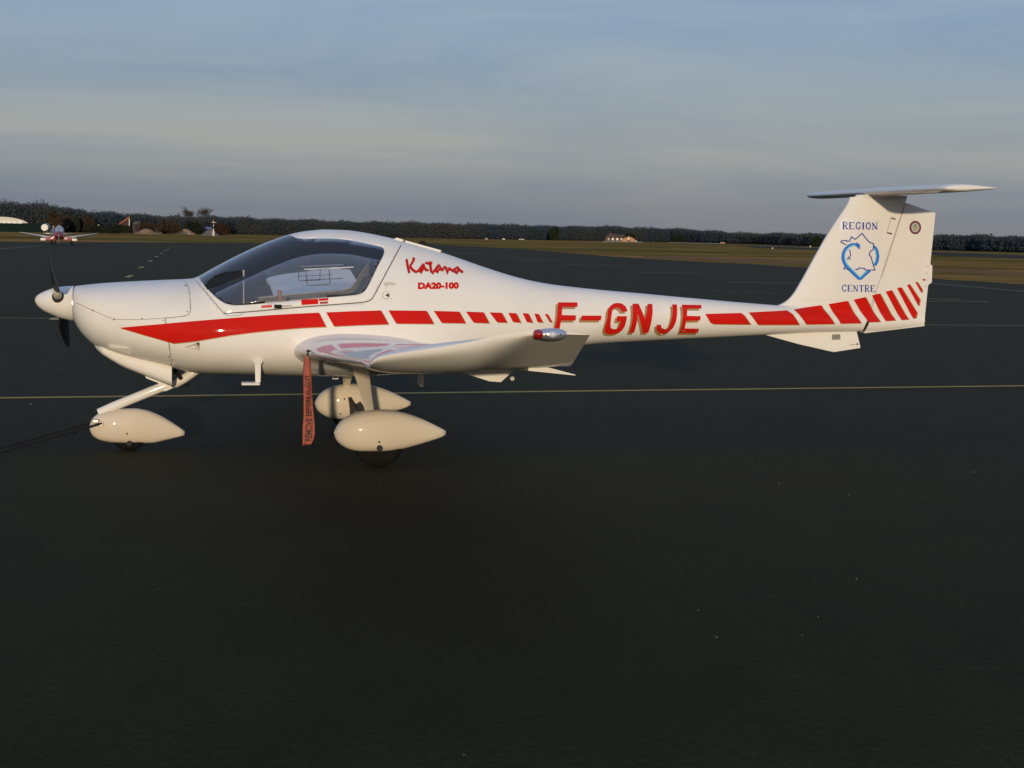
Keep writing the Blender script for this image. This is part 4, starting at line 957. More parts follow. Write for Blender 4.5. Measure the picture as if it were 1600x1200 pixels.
for s, w_ in ((-1, wn), (1, wf)):
    # aileron and flap slots, drooped trailing pieces and hinge horns
    def zb_at(y): k_ = (y-1)/3.85; return .785+(TEt[1]+.004-.785)*k_
    o = mk('aileron', [(wing_at(.80, 3.1), s*3.1, zb_at(3.1)+.018), (wing_at(.80, 4.8), s*4.8, zb_at(4.8)+.016), (wing_at(1.03, 4.8), s*4.8, zb_at(4.8)-.042), (wing_at(1.03, 3.1), s*3.1, zb_at(3.1)-.035),
                       (wing_at(.80, 3.1), s*3.1, zb_at(3.1)-.022), (wing_at(.80, 4.8), s*4.8, zb_at(4.8)-.024), (wing_at(1.03, 4.8), s*4.8, zb_at(4.8)-.046), (wing_at(1.03, 3.1), s*3.1, zb_at(3.1)-.039)],
           [(0, 1, 2, 3), (7, 6, 5, 4), (0, 4, 5, 1), (1, 5, 6, 2), (2, 6, 7, 3), (3, 7, 4, 0)], WHITE, w_, False)
    y_ = 3.6
    pts = [(wing_at(.55, y_), zb_at(y_)-.02), (wing_at(.95, y_), zb_at(y_)-.02), (wing_at(.86, y_), zb_at(y_)-.105), (wing_at(.80, y_), zb_at(y_)-.10)]
    plate('flap_hinge_fairing', pts, s*(y_-.02), s*(y_+.02), WHITE, w_); disc('hinge_bolt', (wing_at(.92, y_), s*y_, zb_at(y_)-.085), (0, 1, 0), .012, .05, STEEL, w_, 12)
    tube('tie_down_ring', [Vector((wing_at(.35, 2.9), s*2.9, .90))+Vector((0.028*math.cos(a), 0, .028*math.sin(a))) for a in [2*math.pi*j/14 for j in range(15)]], .007, STEEL, w_, 6)
    # tip light
    lt = [at(833, 523, -5.44*1.0), at(886, 524, -5.44)]
    cx_, cz_ = (lt[0][0]+lt[1][0])/2, at(860, 522.5, -5.44)[1]; hl = (lt[1][0]-lt[0][0])/2
    sec = []
    def ellip(x0, x1, ry, rz, cy, cz_, tilt=0):
        out_ = []
        for i in range(15):
            a = math.pi*i/14; xx = (x0+x1)/2-(x1-x0)/2*math.cos(a); k_ = max(math.sin(a), .02)**.7
            out_.append([(xx, cy+ry*k_*math.cos(b2), cz_+rz*k_*math.sin(b2)) for b2 in [2*math.pi*j/20 for j in range(20)]])
        return out_
    lamp = loft('tip_light', ellip(cx_-hl*.78, cx_+hl, .034, .0260, s*5.432, cz_), mat('lamp_metal', (.62, .62, .64), .32, metal=.8), w_)
    loft('coloured_lens', ellip(cx_-hl, cx_-hl*.35, .030, .0215, s*5.434, cz_), mat('lens_red' if s < 0 else 'lens_green', (.30, .008, .006) if s < 0 else (.02, .35, .1), .08, coat=1), lamp)
    loft('strobe_lens', ellip(cx_-hl*.22, cx_+hl*.40, .040, .019, s*5.434, cz_), mat('clear_lens', (.62, .62, .64), .1, coat=1), lamp)
    for q in (-.32, .55): disc('screw', (cx_+hl*q, s*5.463, cz_), (0, 1, 0), .0045, .004, SCR, lamp, 10)
# leading edge tape line and stall vane
# ---- tail: T stabiliser, ventral fin, tab, hinge
zs_ = 2.079
secs = []
SL = [(-1.33, 6.60, 6.995, .045), (-1.322, 6.575, 7.005, .095), (-1.29, 6.558, 7.012, .135), (-1.22, 6.545, 7.015, .145), (-.6, 6.53, 7.025, .145), (0, 6.515, 7.035, .145), (.6, 6.53, 7.025, .145), (1.22, 6.545, 7.015, .145), (1.29, 6.558, 7.012, .135), (1.322, 6.575, 7.005, .095), (1.33, 6.60, 6.995, .045)]
for y, xl, xt, t in SL: secs.append(loop(xl, xt, zs_, zs_+.012, y, t, 24, .004))
stab = loft('tailplane', secs, WHITE, AC); sharp(stab, 42)
zt_ = at(1370, 309)[1]
secs = []
for i in range(7):                                   # fairing between fin and tailplane
    u = i/6; z = zt_-.03+(zs_-.02-zt_+.03)*u; xl = FLE(z)+(6.50-FLE(z))*u*.6; xr = FHG(zt_)-.01+.03*u; th_ = .045+.03*u*u
    secs.append([(xl+(xr-xl)*(1-math.cos(a))/2, th_*math.sin(a)*(1.0 if math.cos(a) > -9 else 1), z) for a in [2*math.pi*j/28 for j in range(28)]])
loft('tailplane_fairing', secs, WHITE, AC)
hb = at(1409, 320); bx('hinge_bracket', (hb[0]-.012, hb[0]+.014, -.02, .02, hb[1]-.04, hb[1]+.06), GAPD, AC)
vf = poly_px([(1195, 523), (1247, 537.5), (1302, 550), (1344, 543.5), (1337.5, 516), (1260, 516)], 0)
ven = plate('ventral_fin', vf, -.012, .012, WHITE, AC, .004)
q = poly_px([(1299, 522.5), (1312, 522), (1312, 530.5), (1299, 530.8)], 0); plate('grey_patch', q, -.0135, -.0122, mat('grey_plate', (.22, .20, .17), .6), ven)
q = poly_px(ell(1338.4, 537.5, 1.4, 1.6, 12), 0); plate('screw', q, -.0135, -.0122, SCR, ven); q = poly_px([(1327, 538.2), (1336, 538), (1336, 538.8), (1327, 539)], 0); plate('small_print', q, -.0135, -.0122, GAP, ven)
tb = poly_px([(1450, 410), (1456.5, 415.5), (1455.6, 441), (1448.5, 446.5), (1443, 446), (1444, 410)], 0); plate('trim_tab', tb, -.004, .004, WHITE, rud)
strip_ = [at(1350, 519.8), at(1443.5, 508.5)]; mk('rudder_bottom_edge', [(strip_[0][0], -.012, strip_[0][1]-.004), (strip_[1][0], -.012, strip_[1][1]-.004), (strip_[1][0], .012, strip_[1][1]-.004), (strip_[0][0], .012, strip_[0][1]-.004), (strip_[0][0], -.012, strip_[0][1]+.008), (strip_[1][0], -.012, strip_[1][1]+.006), (strip_[1][0], .012, strip_[1][1]+.006), (strip_[0][0], .012, strip_[0][1]+.008)], [(0, 1, 2, 3), (4, 5, 6, 7), (0, 1, 5, 4), (2, 3, 7, 6), (1, 2, 6, 5), (0, 3, 7, 4)], WHITE, rud, False)

# ---- wheel fairings, wheels and legs
def pant(tp, bp, yc, hw, nm, yy, cut=None):
    a = [at(p[0], p[1], yy) for p in tp]; b_ = [at(p[0], p[1], yy) for p in bp]
    fT_, fB_ = interp([p[0] for p in a], [p[1] for p in a]), interp([p[0] for p in b_], [p[1] for p in b_])
    x0, x1 = a[0][0], a[-1][0]; zn = (a[0][1]+b_[0][1])/2; secs = []
    for i in range(41):
        u = i/40; x = x0+(x1-x0)*(1-math.cos(math.pi*u*.5)); x = x0+(x1-x0)*(u**1.8 if u < 1 else 1)
        uu = (x-x0)/(x1-x0); zt, zb = fT_(x), fB_(x)
        if i == 0: zt, zb = zn+.004, zn-.004
        if zt-zb < .006: zt, zb = (zt+zb)/2+.003, (zt+zb)/2-.003
        w_ = hw*min(1, (foil(uu, 1.0)/0.5+.0))*1.0 if uu < .3 else hw*(1-((uu-.3)/.7)**1.7*.88)
        w_ = max(w_, .004); s = []
        for j in range(32):
            an = 2*math.pi*j/32; c, sn = math.cos(an), math.sin(an); e = .80 if sn >= 0 else .62
            s.append((x, yc+w_*math.copysign(abs(c)**e, c), (zt+zb)/2+(zt-zb)/2*math.copysign(abs(sn)**.9, sn)))
        secs.append(s)
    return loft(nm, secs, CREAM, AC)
MT = [(522, 677), (526, 668), (535, 657.5), (550, 648.5), (570, 643), (592, 641), (610, 642), (632, 645.5), (655, 653), (675, 662), (697, 673.5)]
MB = [(522, 677), (525, 687), (535, 697), (550, 703.5), (566, 705.6), (600, 705.6), (625, 702.5), (650, 696.5), (675, 689), (690, 684), (697, 680.5)]
def wheel(x, y, r_, parent, wd=.12):
    secs = []
    for (yy, rr) in ((-wd/2, r_*.55), (-wd/2, r_*.80), (-wd*.42, r_*.93), (-wd*.25, r_*.99), (0, r_), (wd*.25, r_*.99), (wd*.42, r_*.93), (wd/2, r_*.80), (wd/2, r_*.55)):
        secs.append([(x+rr*math.cos(a), y+yy, r_+.001+rr*math.sin(a)) for a in [2*math.pi*j/32 for j in range(32)]])
    wh = loft('wheel', secs, TYRE, parent); disc('hub', (x, y, r_), (0, 1, 0), r_*.34, wd*1.02, STEEL, wh); return wh
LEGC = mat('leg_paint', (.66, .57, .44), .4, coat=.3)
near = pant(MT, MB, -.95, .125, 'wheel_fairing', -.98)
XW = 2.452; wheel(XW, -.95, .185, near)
x, z = at(593, 701, -1.06); disc('axle_hole', (x, -1.068, z+.004), (0, 1, 0), .022, .012, GAPD, near, 16); x, z = at(592.5, 690.6, -1.07); disc('screw', (x, -1.073, z), (0, 1, 0), .008, .006, SCR, near, 10)
# far fairing is the mirror image, with its open inboard side around the leg
far = bpy.data.objects.new('wheel_fairing', near.data.copy()); C.objects.link(far); far.parent = AC
for v in far.data.vertices: v.co.y = -v.co.y
far.data.flip_normals()
wheel(XW, .95, .185, far)
def skin_plate(name, c, rx, rz, y, m, parent, pts=None):
    pass
x, z = at(557, 634, .83); 
opn = [at(a, b, .824) for a, b in ((543.5, 620), (548, 622), (551, 628), (557, 631), (563, 627), (568, 634), (571, 645), (566, 651), (556, 654.5), (547, 655), (546.5, 640), (545, 628))]
plate('leg_opening', opn, .8215, .835, GAPD, far); 
disc('brake_caliper', (opn[8][0], .815, opn[8][1]+.05), (0, 1, 0), .022, .03, SCR, far, 12); tube('brake_hose', [(opn[0][0]+.02, .80, opn[0][1]), (opn[6][0]-.06, .81, opn[6][1]+.02), (opn[8][0]-.02, .815, opn[8][1]+.03)], .006, BLACK, far, 6)
for p in ((538.5, 623.5), (532, 647)): x, z = at(*p, .826); disc('screw', (x, .8265, z), (0, 1, 0), .008, .004, SCR, far, 10)
def leg(s):
    tt = [at(546, 572, -.42), at(575, 572, -.42)] ; bb = [at(573, 645, -.93), at(585, 645, -.93)]
    secs = []
    for i in range(9):
        u = i/8; k_ = u**.9; xa2 = tt[0][0]+(bb[0][0]-tt[0][0])*k_; xb2 = tt[1][0]+(bb[1][0]-tt[1][0])*k_; y = .42+(.93-.42)*u; z = tt[0][1]+.03+(bb[0][1]-tt[0][1]-.03)*u
        c_ = (xa2+xb2)/2; h_ = (xb2-xa2)/2; secs.append([(c_+h_*math.copysign(abs(math.cos(a))**.6, math.cos(a)), s*(y+.012*math.sin(a)), z+.006*math.sin(a)) for a in [2*math.pi*j/20 for j in range(20)]])
    return sharp(loft('landing_gear_leg', secs, LEGC, AC), 50)
leg(-1); leg(1)
# nose gear
NTp = [(138.3, 668), (141, 660), (147, 652), (156, 646.5), (172, 642.5), (190, 640.2), (210, 639.8), (228, 642.6), (248, 650), (268, 661.5), (288, 675)]
NBp = [(138.3, 668), (140.5, 677), (147, 685), (160, 690.5), (178, 693.2), (205, 694.2), (235, 694), (258, 689.5), (275, 685.5), (288, 682)]
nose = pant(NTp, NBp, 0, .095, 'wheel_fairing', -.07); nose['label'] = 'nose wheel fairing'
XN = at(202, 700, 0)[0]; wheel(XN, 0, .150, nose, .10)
x, z = at(202, 690.5, -.09); disc('axle_hole', (x, -.088, z-.012), (0, 1, 0), .020, .014, GAPD, nose, 16); x, z = at(198.3, 677.5, -.09); disc('screw', (x, -.0955, z), (0, 1, 0), .007, .005, SCR, nose, 10)
ns = [at(*p)  for p in ((154, 645), (175, 636), (250, 606), (262, 601.5), (275, 598), (288, 591.5), (300, 583.5), (312, 574))]
strut = tube('nose_strut', [(a, 0, b) for a, b in ns], [.031, .034, .036, .037, .037, .035, .033, .033], WHITE, AC, 16)
plate('strut_gusset', poly_px([(247.5, 592), (258, 597), (272, 596), (277, 598), (268, 607), (258, 611), (248, 607)], 0), -.03, .03, WHITE, strut, .004)
g0, g1 = at(272, 577, -.02), at(295, 606, -.02); tube('shock_strut', [(g0[0], -.03, g0[1]), (at(284, 592)[0], -.03, at(284, 592)[1])], .016, BLACK, AC, 10); tube('shock_rod', [(at(284, 592)[0], .05, at(284, 592)[1]), (g1[0], .05, g1[1])], .014, BLACK, AC, 10)
x, z = at(158, 661.5, -.09); disc('towing_stub', (x, -.088, z), (0, 1, 0), .016, .04, STEEL, nose, 14); bx('stub_bracket', (x-.06, x-.015, -.10, -.06, z, z+.028), STEEL, nose, .004)
# ---- small fittings on the aircraft
st0, st1, st2 = at(402.5, 566, -.50), at(403, 597.5, -.56), at(377, 598, -.56)
step = plate('boarding_step', [(st0[0]-.022, st0[1]), (st0[0]+.022, st0[1]), (st1[0]+.018, st1[1]), (st1[0]-.018, st1[1])], -.575, -.555, WHITE, AC, .003)
step_z = st1[1]
bx('foot_rest', (st2[0], st1[0]+.012, -.66, -.53, step_z-.012, step_z+.004), WHITE, step, .005); bx('mount', (st0[0]-.032, st0[0]+.032, -.585, -.40, st0[1]-.002, st0[1]+.010), WHITE, step, .003)
rd = [at(615, 373.6), at(631, 377.3), at(688, 393.5)]
rdo = plate('dorsal_rod', [(rd[0][0]-.01, rd[0][1]-.004), (rd[0][0]+.02, rd[0][1]+.012), (rd[1][0], rd[1][1]+.010), (rd[2][0], rd[2][1]+.012), (rd[2][0]+.006, rd[2][1]-.014), (rd[1][0], rd[1][1]-.020)], -.055, -.020, WHITE, AC, .003)
for q in (at(630, 376.8), at(688, 394)): disc('pivot', (q[0], -.056, q[1]), (0, 1, 0), .009, .006, SCR, rdo, 10)
for q in (at(618, 379), at(686, 397)): bx('rod_mount', (q[0]-.012, q[0]+.012, -.05, -.025, q[1]-.02, q[1]+.022), WHITE, rdo)
q = at(660, 381.5, .1); disc('beacon', (q[0], .1, q[1]), (0, 0, 1), .022, .05, BLACK, AC, 14)
q0 = at(656, 577, .3); an = plate('belly_blade', poly_px([(652.5, 579), (663, 579), (662, 603), (657, 604.5), (652.5, 600)], .3), .285, .315, LEGC, AC, .003)
tube('ring', [Vector((at(659, 581, .28)[0], .275, at(659, 581, .28)[1]))+Vector((.018*math.cos(a), 0, .018*math.sin(a))) for a in [2*math.pi*j/14 for j in range(15)]], .006, LEGC, an, 6)
q = at(524, 591, -.2); tube('drain', [(q[0]-.02, -.2, q[1]+.02), (q[0]-.02, -.2, q[1]-.004), (q[0]+.02, -.2, q[1]-.004), (q[0]+.02, -.2, q[1]+.02)], .005, WHITE, AC, 6)
# ---- canopy sliding window and rails (both sides)
for s in (-1, 1):
    def ring(pts, rr, m, nm, par=glass, closed=True):
        q = []
        P_ = [on(*p) for p in pts]; P_ = P_+[P_[0]] if closed else P_
        for a, b_ in zip(P_, P_[1:]):
            for i in range(6): x = a[0]+(b_[0]-a[0])*i/6; z = a[1]+(b_[1]-a[1])*i/6; q.append((x, s*(surf(x, z)+.003), z))
        x, z = P_[-1]; q.append((x, s*(surf(x, z)+.003), z))
        return tube(nm, q, rr, m, par, 6)
    GR = mat('window_edge', (.10, .08, .07), .4)
    ring([(477.5, 421), (514.5, 419.6), (515.5, 444.2), (480, 445.8)], .0030, GR, 'sliding_window')
    ring([(475, 421), (552, 417.3)], .0045, mat('clear_rail', (.62, .64, .68), .2), 'window_rail', closed=False)
    ring([(476, 437.8), (536, 434.6)], .0026, GR, 'window_rail', closed=False)
# ---- cockpit inside
bd = [at(a, b) for a, b in ((318, 447), (330, 431), (346, 424), (378, 420), (380, 432), (380, 482), (352, 500), (330, 480))]
plate('glareshield', bd, -.38, .38, DARKIN, AC, .02)
q = at(380, 425, -.40); tube('door_post', [(q[0]+.004, -.36, at(380, 422, -.4)[1]), (q[0]+.004, -.40, at(379, 478, -.4)[1])], .006, INWH, AC, 8)
for s in (-1, 1):
    pts = [at(a, b, 0) for a, b in ((500, 500), (530, 476), (562, 458), (578, 432), (588, 434), (584, 460), (572, 500))]
    plate('seat', pts, s*.05, s*.36, SEAT, AC, .015)
def inset_sec(x, k_, k2): return [(x, y*k_, ZCN(x)+(z-ZCN(x))*k2) for _, y, z in body_sec(x, 48)]
xb1 = at(597, 400)[0]; loft('rear_bulkhead', [inset_sec(xb1, .90, .90), inset_sec(xb1+.03, .89, .89)], DARKIN, AC, smooth=False)
arch = [p for p in inset_sec(at(588, 400)[0], .90, .93) if p[2] > ZCN(2.6)+.25]; arch.sort(key=lambda p: p[1]); tube('roll_bar', arch, .018, DARKIN, AC, 8)
fl_ = at(360, 520), at(600, 520); bx('cockpit_tub', (fl_[0][0], fl_[1][0], -.36, .36, .74, .86), DARKIN, AC)
bx('centre_console', (at(470, 480)[0], at(560, 480)[0], -.05, .05, .86, 1.12), SEAT, AC, .02)
sx = at(437, 462, -.3); tube('control_stick', [(sx[0]+.03, -.25, .9), (sx[0]+.01, -.25, 1.08), (sx[0], -.25, sx[1]+.04)], [.009, .009, .016], mat('stick_tan', (.45, .2, .12), .6), AC, 8)
plate('side_lining', [at(362, 478.5), at(440, 473.5), at(560, 464.5), at(560, 500), at(362, 500)], .405, .42, INWH, AC)

# ---- ribbon, pin and tow bar: things of their own
RY = -1.9; LEz = .797+.0667*1.4; hx, hz = at(481, 553.5, RY)
rib = thing('streamer', 'faded red fabric streamer reading REMOVE BEFORE FLIGHT hanging from the near wing leading edge', 'streamer', (0, 0, 0))
edge_l = [(476.5, 556), (474.5, 570), (473.6, 590), (474, 610), (474.5, 640), (474.3, 655), (472.7, 668), (472.5, 695)]; edge_r = [(484, 556), (485.5, 570), (486.6, 590), (487.5, 610), (489.5, 640), (491, 655), (491.8, 672), (490.5, 684), (486, 694.5)]
py_ = [556+i*(695.5-556)/34 for i in range(35)]
V = []; F = []; RIBY = {}
for i, py in enumerate(py_):
    l = np.interp(py, [p[1] for p in edge_l], [p[0] for p in edge_l]); r_ = np.interp(py, [p[1] for p in edge_r], [p[0] for p in edge_r])
    for j in range(7):
        u = j/6; x, z = at(l+(r_-l)*u, py - (1.6*u*u if i == 34 else 0), RY)
        V.append((x, RY+.012*math.sin(i*.33+u*1.5)+.010*math.cos(u*5+i*.12), z))
for i in range(34):
    for j in range(6): F.append((i*7+j, i*7+j+1, i*7+j+8, i*7+j+7))
RIBM = mat('faded_red_fabric', (.42, .115, .075), .9, noise=(25, (.34, .10, .07), .4, .7), spec=.2)
sb = mk('fabric_strip', V, F, RIBM, rib); sb.modifiers.new('thickness', 'SOLIDIFY').thickness = .002
me = font_mesh('REMOVE BEFORE FLIGHT', .018); cs = [v.co.copy() for v in me.vertices]; ax, bx_ = min(c.x for c in cs), max(c.x for c in cs); ay, by_ = min(c.y for c in cs), max(c.y for c in cs)
for v in me.vertices:
    u = (v.co.x-ax)/(bx_-ax); w_ = (v.co.y-ay)/(by_-ay); py = 688.5+(585.5-688.5)*u
    l = np.interp(py, [p[1] for p in edge_l], [p[0] for p in edge_l]); r_ = np.interp(py, [p[1] for p in edge_r], [p[0] for p in edge_r]); uu = .78-.54*w_; uu = .80-.56*w_
    uu = .20+.62*(1-w_)
    x, z = at(l+(r_-l)*uu, py, RY); i_ = (py-556)/(695.5-556)*34
    v.co = (x, RY+.012*math.sin(i_*.33+uu*1.5)+.010*math.cos(uu*5+i_*.12)-.009, z)
link('lettering', me, mat('faded_black_print', (.045, .03, .03), .8), rib, False)
pin = [at(481.5, 546, RY), at(480.2, 556, RY), at(484, 548.5, RY), at(492, 551.5, RY)]
tube('pin', [(pin[0][0], RY-.01, pin[0][1]), (pin[1][0], RY-.012, pin[1][1])], .0055, BLACK, rib, 8); tube('pin_arm', [(at(478.5, 548, RY)[0], RY-.012, at(478.5, 548, RY)[1]), (pin[2][0], RY, pin[2][1]), (pin[3][0], RY+.05, pin[3][1])], [.004, .005, .003], BLACK, rib, 8)
tube('cord', [(pin[1][0], RY-.012, pin[1][1]), (at(480, 560, RY)[0], RY-.004, at(480, 560, RY)[1])], .003, mat('cord', (.4, .35, .3), .9), rib, 6)

tow = thing('tow_bar', 'thin black tow bar of two rods leading from the nose wheel to the left', 'tow bar', (0, 0, 0))
# the bar hangs from the stub and slopes to the ground out of frame on the left
a0 = at(159, 661.3, -.115); a1 = at(0, 709.5, -.20); a2 = at(137, 661, .10); a3 = at(0, 702.5, .02)
def ext(p, q, k_): return (q[0]+(q[0]-p[0])*k_, q[1]+(q[1]-p[1])*k_)
e1_ = Vector((a1[0], -.20, max(a1[1], .02))); e2_ = Vector((a3[0], .02, max(a3[1], .02)))
hd = Vector((a1[0]-.55, -.16, .012))
tube('near_rod', [(a0[0], -.115, a0[1]), e1_, hd+Vector((0, -.02, 0))], .0085, BLACK, tow, 8); tube('far_rod', [(a2[0]+.06, .10, a2[1]+.012), e2_, hd+Vector((0, .06, 0))], .0085, BLACK, tow, 8)
tube('handle', [hd+Vector((0, -.16, 0)), hd+Vector((0, .2, 0))], .012, BLACK, tow, 8)
disc('clamp', (at(116, 675, -.14)[0], -.14, at(116, 675, -.14)[1]), (1, 0, .3), .014, .03, BLACK, tow, 10)

# ================================================================ second aircraft, person, drum (far left)
PX, PY = gp(92, 382.8); kk = mpp(PX, PY); FA = thing('parked_aeroplane', 'small red and white low-wing aircraft parked nose-on at the far left of the apron', 'aircraft', (PX, PY, 0), rz=-math.atan2(PX-CX, PY-CY))
FW = mat('far_white', (.74, .72, .70), .4, coat=.3); FR = mat('far_red', (.22, .012, .014), .4, coat=.3); FB = mat('far_canopy', (.28, .38, .48), .15, coat=1.0); FD = mat('far_dark', (.03, .035, .05), .5)
def X(p): return (p-92)*kk
def Z(p): return (382.8-p)*kk
secs = []
for yy, w_, zt, zb in ((-2.2, .10, .95, .72), (-2.0, .28, 1.10, .60), (-1.6, .42, 1.22, .55), (-.6, .52, 1.30, .50), (.8, .52, 1.25, .5), (3.5, .22, 1.05, .7), (5.0, .06, 1.0, .85)):
    secs.append([(w_*math.cos(a), yy, (zt+zb)/2+(zt-zb)/2*math.sin(a)) for a in [2*math.pi*j/20 for j in range(20)]])
loft('fuselage', secs, FR, FA)
secs = []
for yy, w_, h_ in ((-.75, .10, .08), (-.5, .34, .40), (-.1, .43, .60), (.5, .42, .58), (1.1, .25, .3)):
    secs.append([(w_*math.cos(a)+.05, yy, 1.18+max(0, math.sin(a))*h_-.12*max(0, -math.sin(a))) for a in [2*math.pi*j/20 for j in range(20)]])
can = loft('canopy', secs, FB, FA)
tube('canopy_frame', [(.05+.36*math.cos(a), -.46, 1.19+.42*math.sin(a)) for a in [math.pi*j/12 for j in range(13)]], .022, FD, can, 6); tube('canopy_post', [(.05, -.50, 1.19), (.06, -.42, 1.62)], .022, FD, can, 6)
for s in (-1, 1):
    secs = []
    for (xx, zc_, cy0, cy1, th_) in ((.3, .62, -.9, .7, .2), (1.3, .76, -.9, .6, .17), (2.2, .90, -.75, .55, .13), (3.4, 1.10, -.55, .45, .07)):
        secs.append([(s*xx, (cy0+cy1)/2-(cy1-cy0)/2*math.cos(a), zc_+th_/2*math.sin(a)) for a in [2*math.pi*j/16 for j in range(16)]])
    wg = loft('wing', secs, FW, FA)
    secs = [[(s*xx, -.93+q*.0, zc_+dz) for q, dz in ((0, .012), (0, .045), (1, .045), (1, .012))] for xx, zc_ in ((1.0, .72), (2.2, .91), (3.38, 1.09))]
    mk('wing_band', [(s*xx, -yy, zc_+dz) for xx, zc_, yy in ((.9, .70, .91), (1.8, .835, .84), (3.4, 1.10, .56)) for dz in (-.012, .012)], [(0, 1, 3, 2), (2, 3, 5, 4)], FD, wg, False)
    for i, xx in enumerate((.55, .95)): mk('diagonal_stripe', [(s*xx, -.99, .55), (s*(xx+.22), -.99, .55), (s*(xx-.10), -.97, .86), (s*(xx-.28), -.97, .86)], [(0, 1, 2, 3)], FW if i == 0 else FR, wg, False)
    bx('flap', (min(s*1.15, s*1.6), max(s*1.15, s*1.6), -1.0, .3, .40, .62), FW, wg, .03)
    bx('wing_root', (min(s*.3, s*1.2), max(s*.3, s*1.2), -.96, .3, .42, .70), FR, wg, .03)
    disc('main_wheel', (s*.62 if s < 0 else 1.15, -.4, .19), (1, 0, 0), .19, .16, TYRE, FA, 16); tube('gear_leg', [(s*.62 if s < 0 else 1.15, -.4, .2), (s*.62 if s < 0 else 1.1, -.3, .6)], .06, FW, FA, 8)
disc('nose_wheel', (.02, -1.5, .16), (1, 0, 0), .16, .11, TYRE, FA, 14); tube('nose_leg', [(.02, -1.5, .2), (.02, -1.5, .6)], .08, STEEL, FA, 8)
tube('spinner', [(0, -2.42, .86), (0, -2.2, .86)], [.02, .13], STEEL, FA, 12); bx('propeller', (-.05, .05, -2.28, -2.24, .1, 1.62), FD, FA, .01)
bx('tail_fin', (-.04, .04, 4.2, 5.1, .95, 1.9), FR, FA); bx('tailplane', (-1.2, 1.2, 4.4, 5.0, 1.0, 1.06), FW, FA, .01)
tube('radio_aerial', [(.5, 1.0, 1.5), (.9, 1.6, 1.75)], .02, FD, FA, 6)
# person beside the cockpit (one continuous skinned body)
bp = thing('person', 'person in blue jacket and dark trousers standing beside the parked red aircraft', 'person', (PX-.55, PY+.9, 0), rz=FA.rotation_euler.z)
J = [(0, 0, .95), (0, 0, 1.15), (0, 0, 1.40), (0, -.01, 1.50), (0, -.02, 1.62), (0, -.02, 1.74), (-.20, 0, 1.40), (-.27, -.03, 1.14), (-.24, -.14, .92), (.20, 0, 1.40), (.27, -.03, 1.14), (.24, -.14, .92), (-.10, 0, .88), (-.12, -.01, .48), (-.13, .01, .08), (-.13, -.14, .04), (.10, 0, .88), (.12, -.01, .48), (.13, .01, .08), (.13, -.14, .04)]
E2 = [(0, 1), (1, 2), (2, 3), (3, 4), (4, 5), (2, 6), (6, 7), (7, 8), (2, 9), (9, 10), (10, 11), (0, 12), (12, 13), (13, 14), (14, 15), (0, 16), (16, 17), (17, 18), (18, 19)]
RR = [.17, .17, .17, .065, .10, .08, .08, .055, .045, .08, .055, .045, .10, .07, .05, .04, .10, .07, .05, .04]
me = bpy.data.meshes.new('body'); me.from_pydata(J, E2, []); tmpo = bpy.data.objects.new('tmp', me); C.objects.link(tmpo)
sm = tmpo.modifiers.new('s', 'SKIN'); 
if not me.skin_vertices: 
    bpy.context.view_layer.objects.active = tmpo
for v, r_ in zip(me.skin_vertices[0].data, RR): v.radius = (r_, r_*.8)
me.skin_vertices[0].data[0].use_root = True
tmpo.modifiers.new('u', 'SUBSURF').levels = 2
bpy.context.view_layer.update(); bme = bpy.data.meshes.new_from_object(tmpo.evaluated_get(bpy.context.evaluated_depsgraph_get())); bpy.data.objects.remove(tmpo, do_unlink=True)
bo = link('body', bme, [mat('jacket_blue', (.07, .11, .17), .8), mat('trousers', (.02, .02, .022), .9), mat('skin', (.42, .27, .2), .6)], bp)
for p in bme.polygons: p.material_index = 1 if p.center.z < .93 and abs(p.center.x) < .2 else (2 if p.center.z > 1.54 or p.center.z < .97 else 0)
mk('hair', [(.10*math.cos(a)*math.cos(b2), -.0+.10*math.sin(a)*math.cos(b2), 1.70+.12*math.sin(b2)) for b2 in (0, .5, 1.0, 1.5) for a in [2*math.pi*j/10 for j in range(10)]], [(i*10+j, i*10+(j+1) % 10, i*10+10+(j+1) % 10, i*10+10+j) for i in range(3) for j in range(10)], mat('hair', (.12, .08, .05), .8), bp)
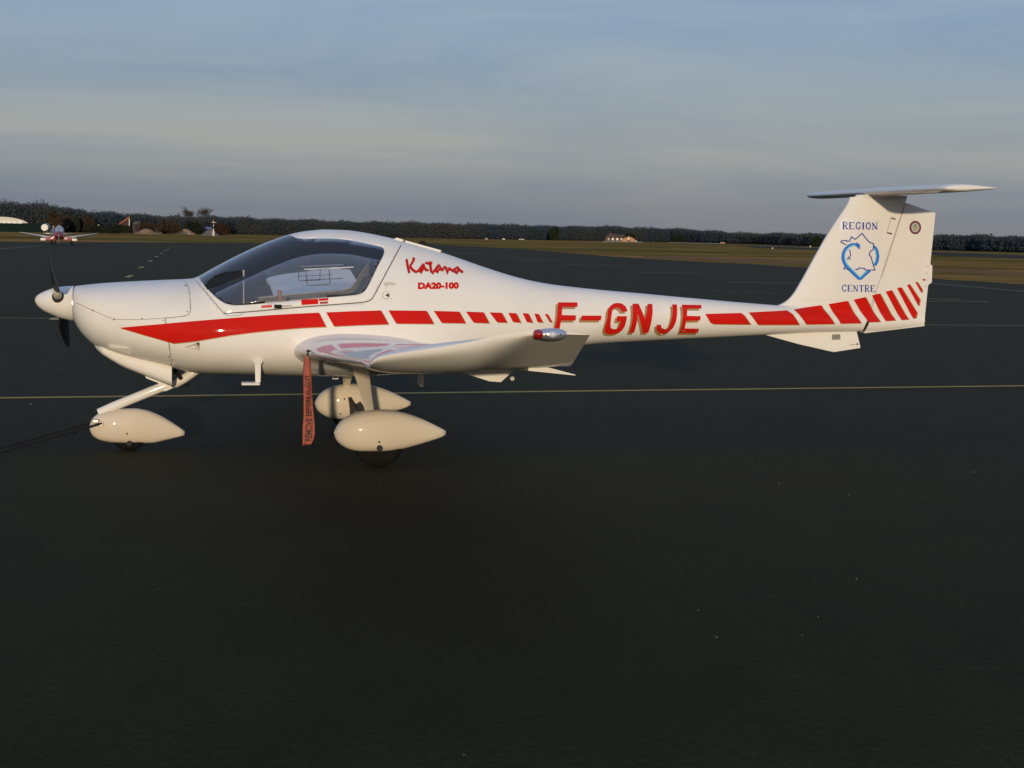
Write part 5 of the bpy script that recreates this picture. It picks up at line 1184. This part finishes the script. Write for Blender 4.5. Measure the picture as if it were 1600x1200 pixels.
# round white-faced drum on a stand left of the aircraft
DX, DY = gp(71, 365.0); k = mpp(DX, DY); dr = thing('drum', 'round white-faced grey drum raised left of the parked red aircraft', 'drum', (DX, DY, -.03), rz=-math.atan2(DX-CX, DY-CY))
cz_ = 9.6*k; tube('drum_body', [(-1.0*k, .6, cz_), (2.2*k, 3.2, cz_+1.2*k)], 5.6*k, mat('drum_grey', (.16, .22, .23), .6), dr, 24)
tube('face', [(-1.2*k, .25, cz_), (-1.0*k, .58, cz_)], [5.0*k, 5.5*k], mat('drum_face', (.80, .76, .66), .5), dr, 24)
for xx in (-3*k, 3*k): tube('leg', [(xx, 1.4, 0), (xx, 1.4, cz_-3.0*k)], .12*k, STEEL, dr, 6)

# loose grit on the apron
V = []; F = []; rs = random.Random(11)
spots = [(1338, 905, 1.0), (1119, 996, 1.0), (1217, 756, .9), (866, 837, .7), (541, 856, .7), (1278, 964, .7), (768, 921, .6), (1203, 931, .6), (1521, 738, .9), (1421, 715, .7), (963, 823, .5), (1091, 954, .7), (885, 893, .5), (1253, 993, .6), (48, 632, 1.3), (1256, 846, .6), (1502, 947, .6), (247, 921, .6), (725, 1180, .5), (1326, 774, .6)]
for i in range(12): spots.append((rs.uniform(0, 1600), rs.uniform(660, 1190), rs.uniform(.15, .3)))
for (px, py, s) in spots:
    x, y = gp(px, py); r_ = .0060*s*(1.0 if py > 800 else 1.6); b0 = len(V)
    for (dx, dy, dz) in ((1, 0, 0), (0, 1, 0), (-1, 0, 0), (0, -1, 0), (.2, .1, 1)): V.append((x+dx*r_*rs.uniform(.7, 1.3), y+dy*r_*rs.uniform(.7, 1.3), .0005+dz*r_*.9))
    F += [(b0, b0+1, b0+4), (b0+1, b0+2, b0+4), (b0+2, b0+3, b0+4), (b0+3, b0, b0+4)]
gr = mk('grit', V, F, mat('pale_stone', (.20, .18, .14), .9), None, False); gr['kind'] = 'stuff'; gr['label'] = 'scattered pale grit on the dark asphalt'
print('objects', len(bpy.data.objects), 'tris', sum(len(o.data.polygons) for o in bpy.data.objects if o.type == 'MESH'))
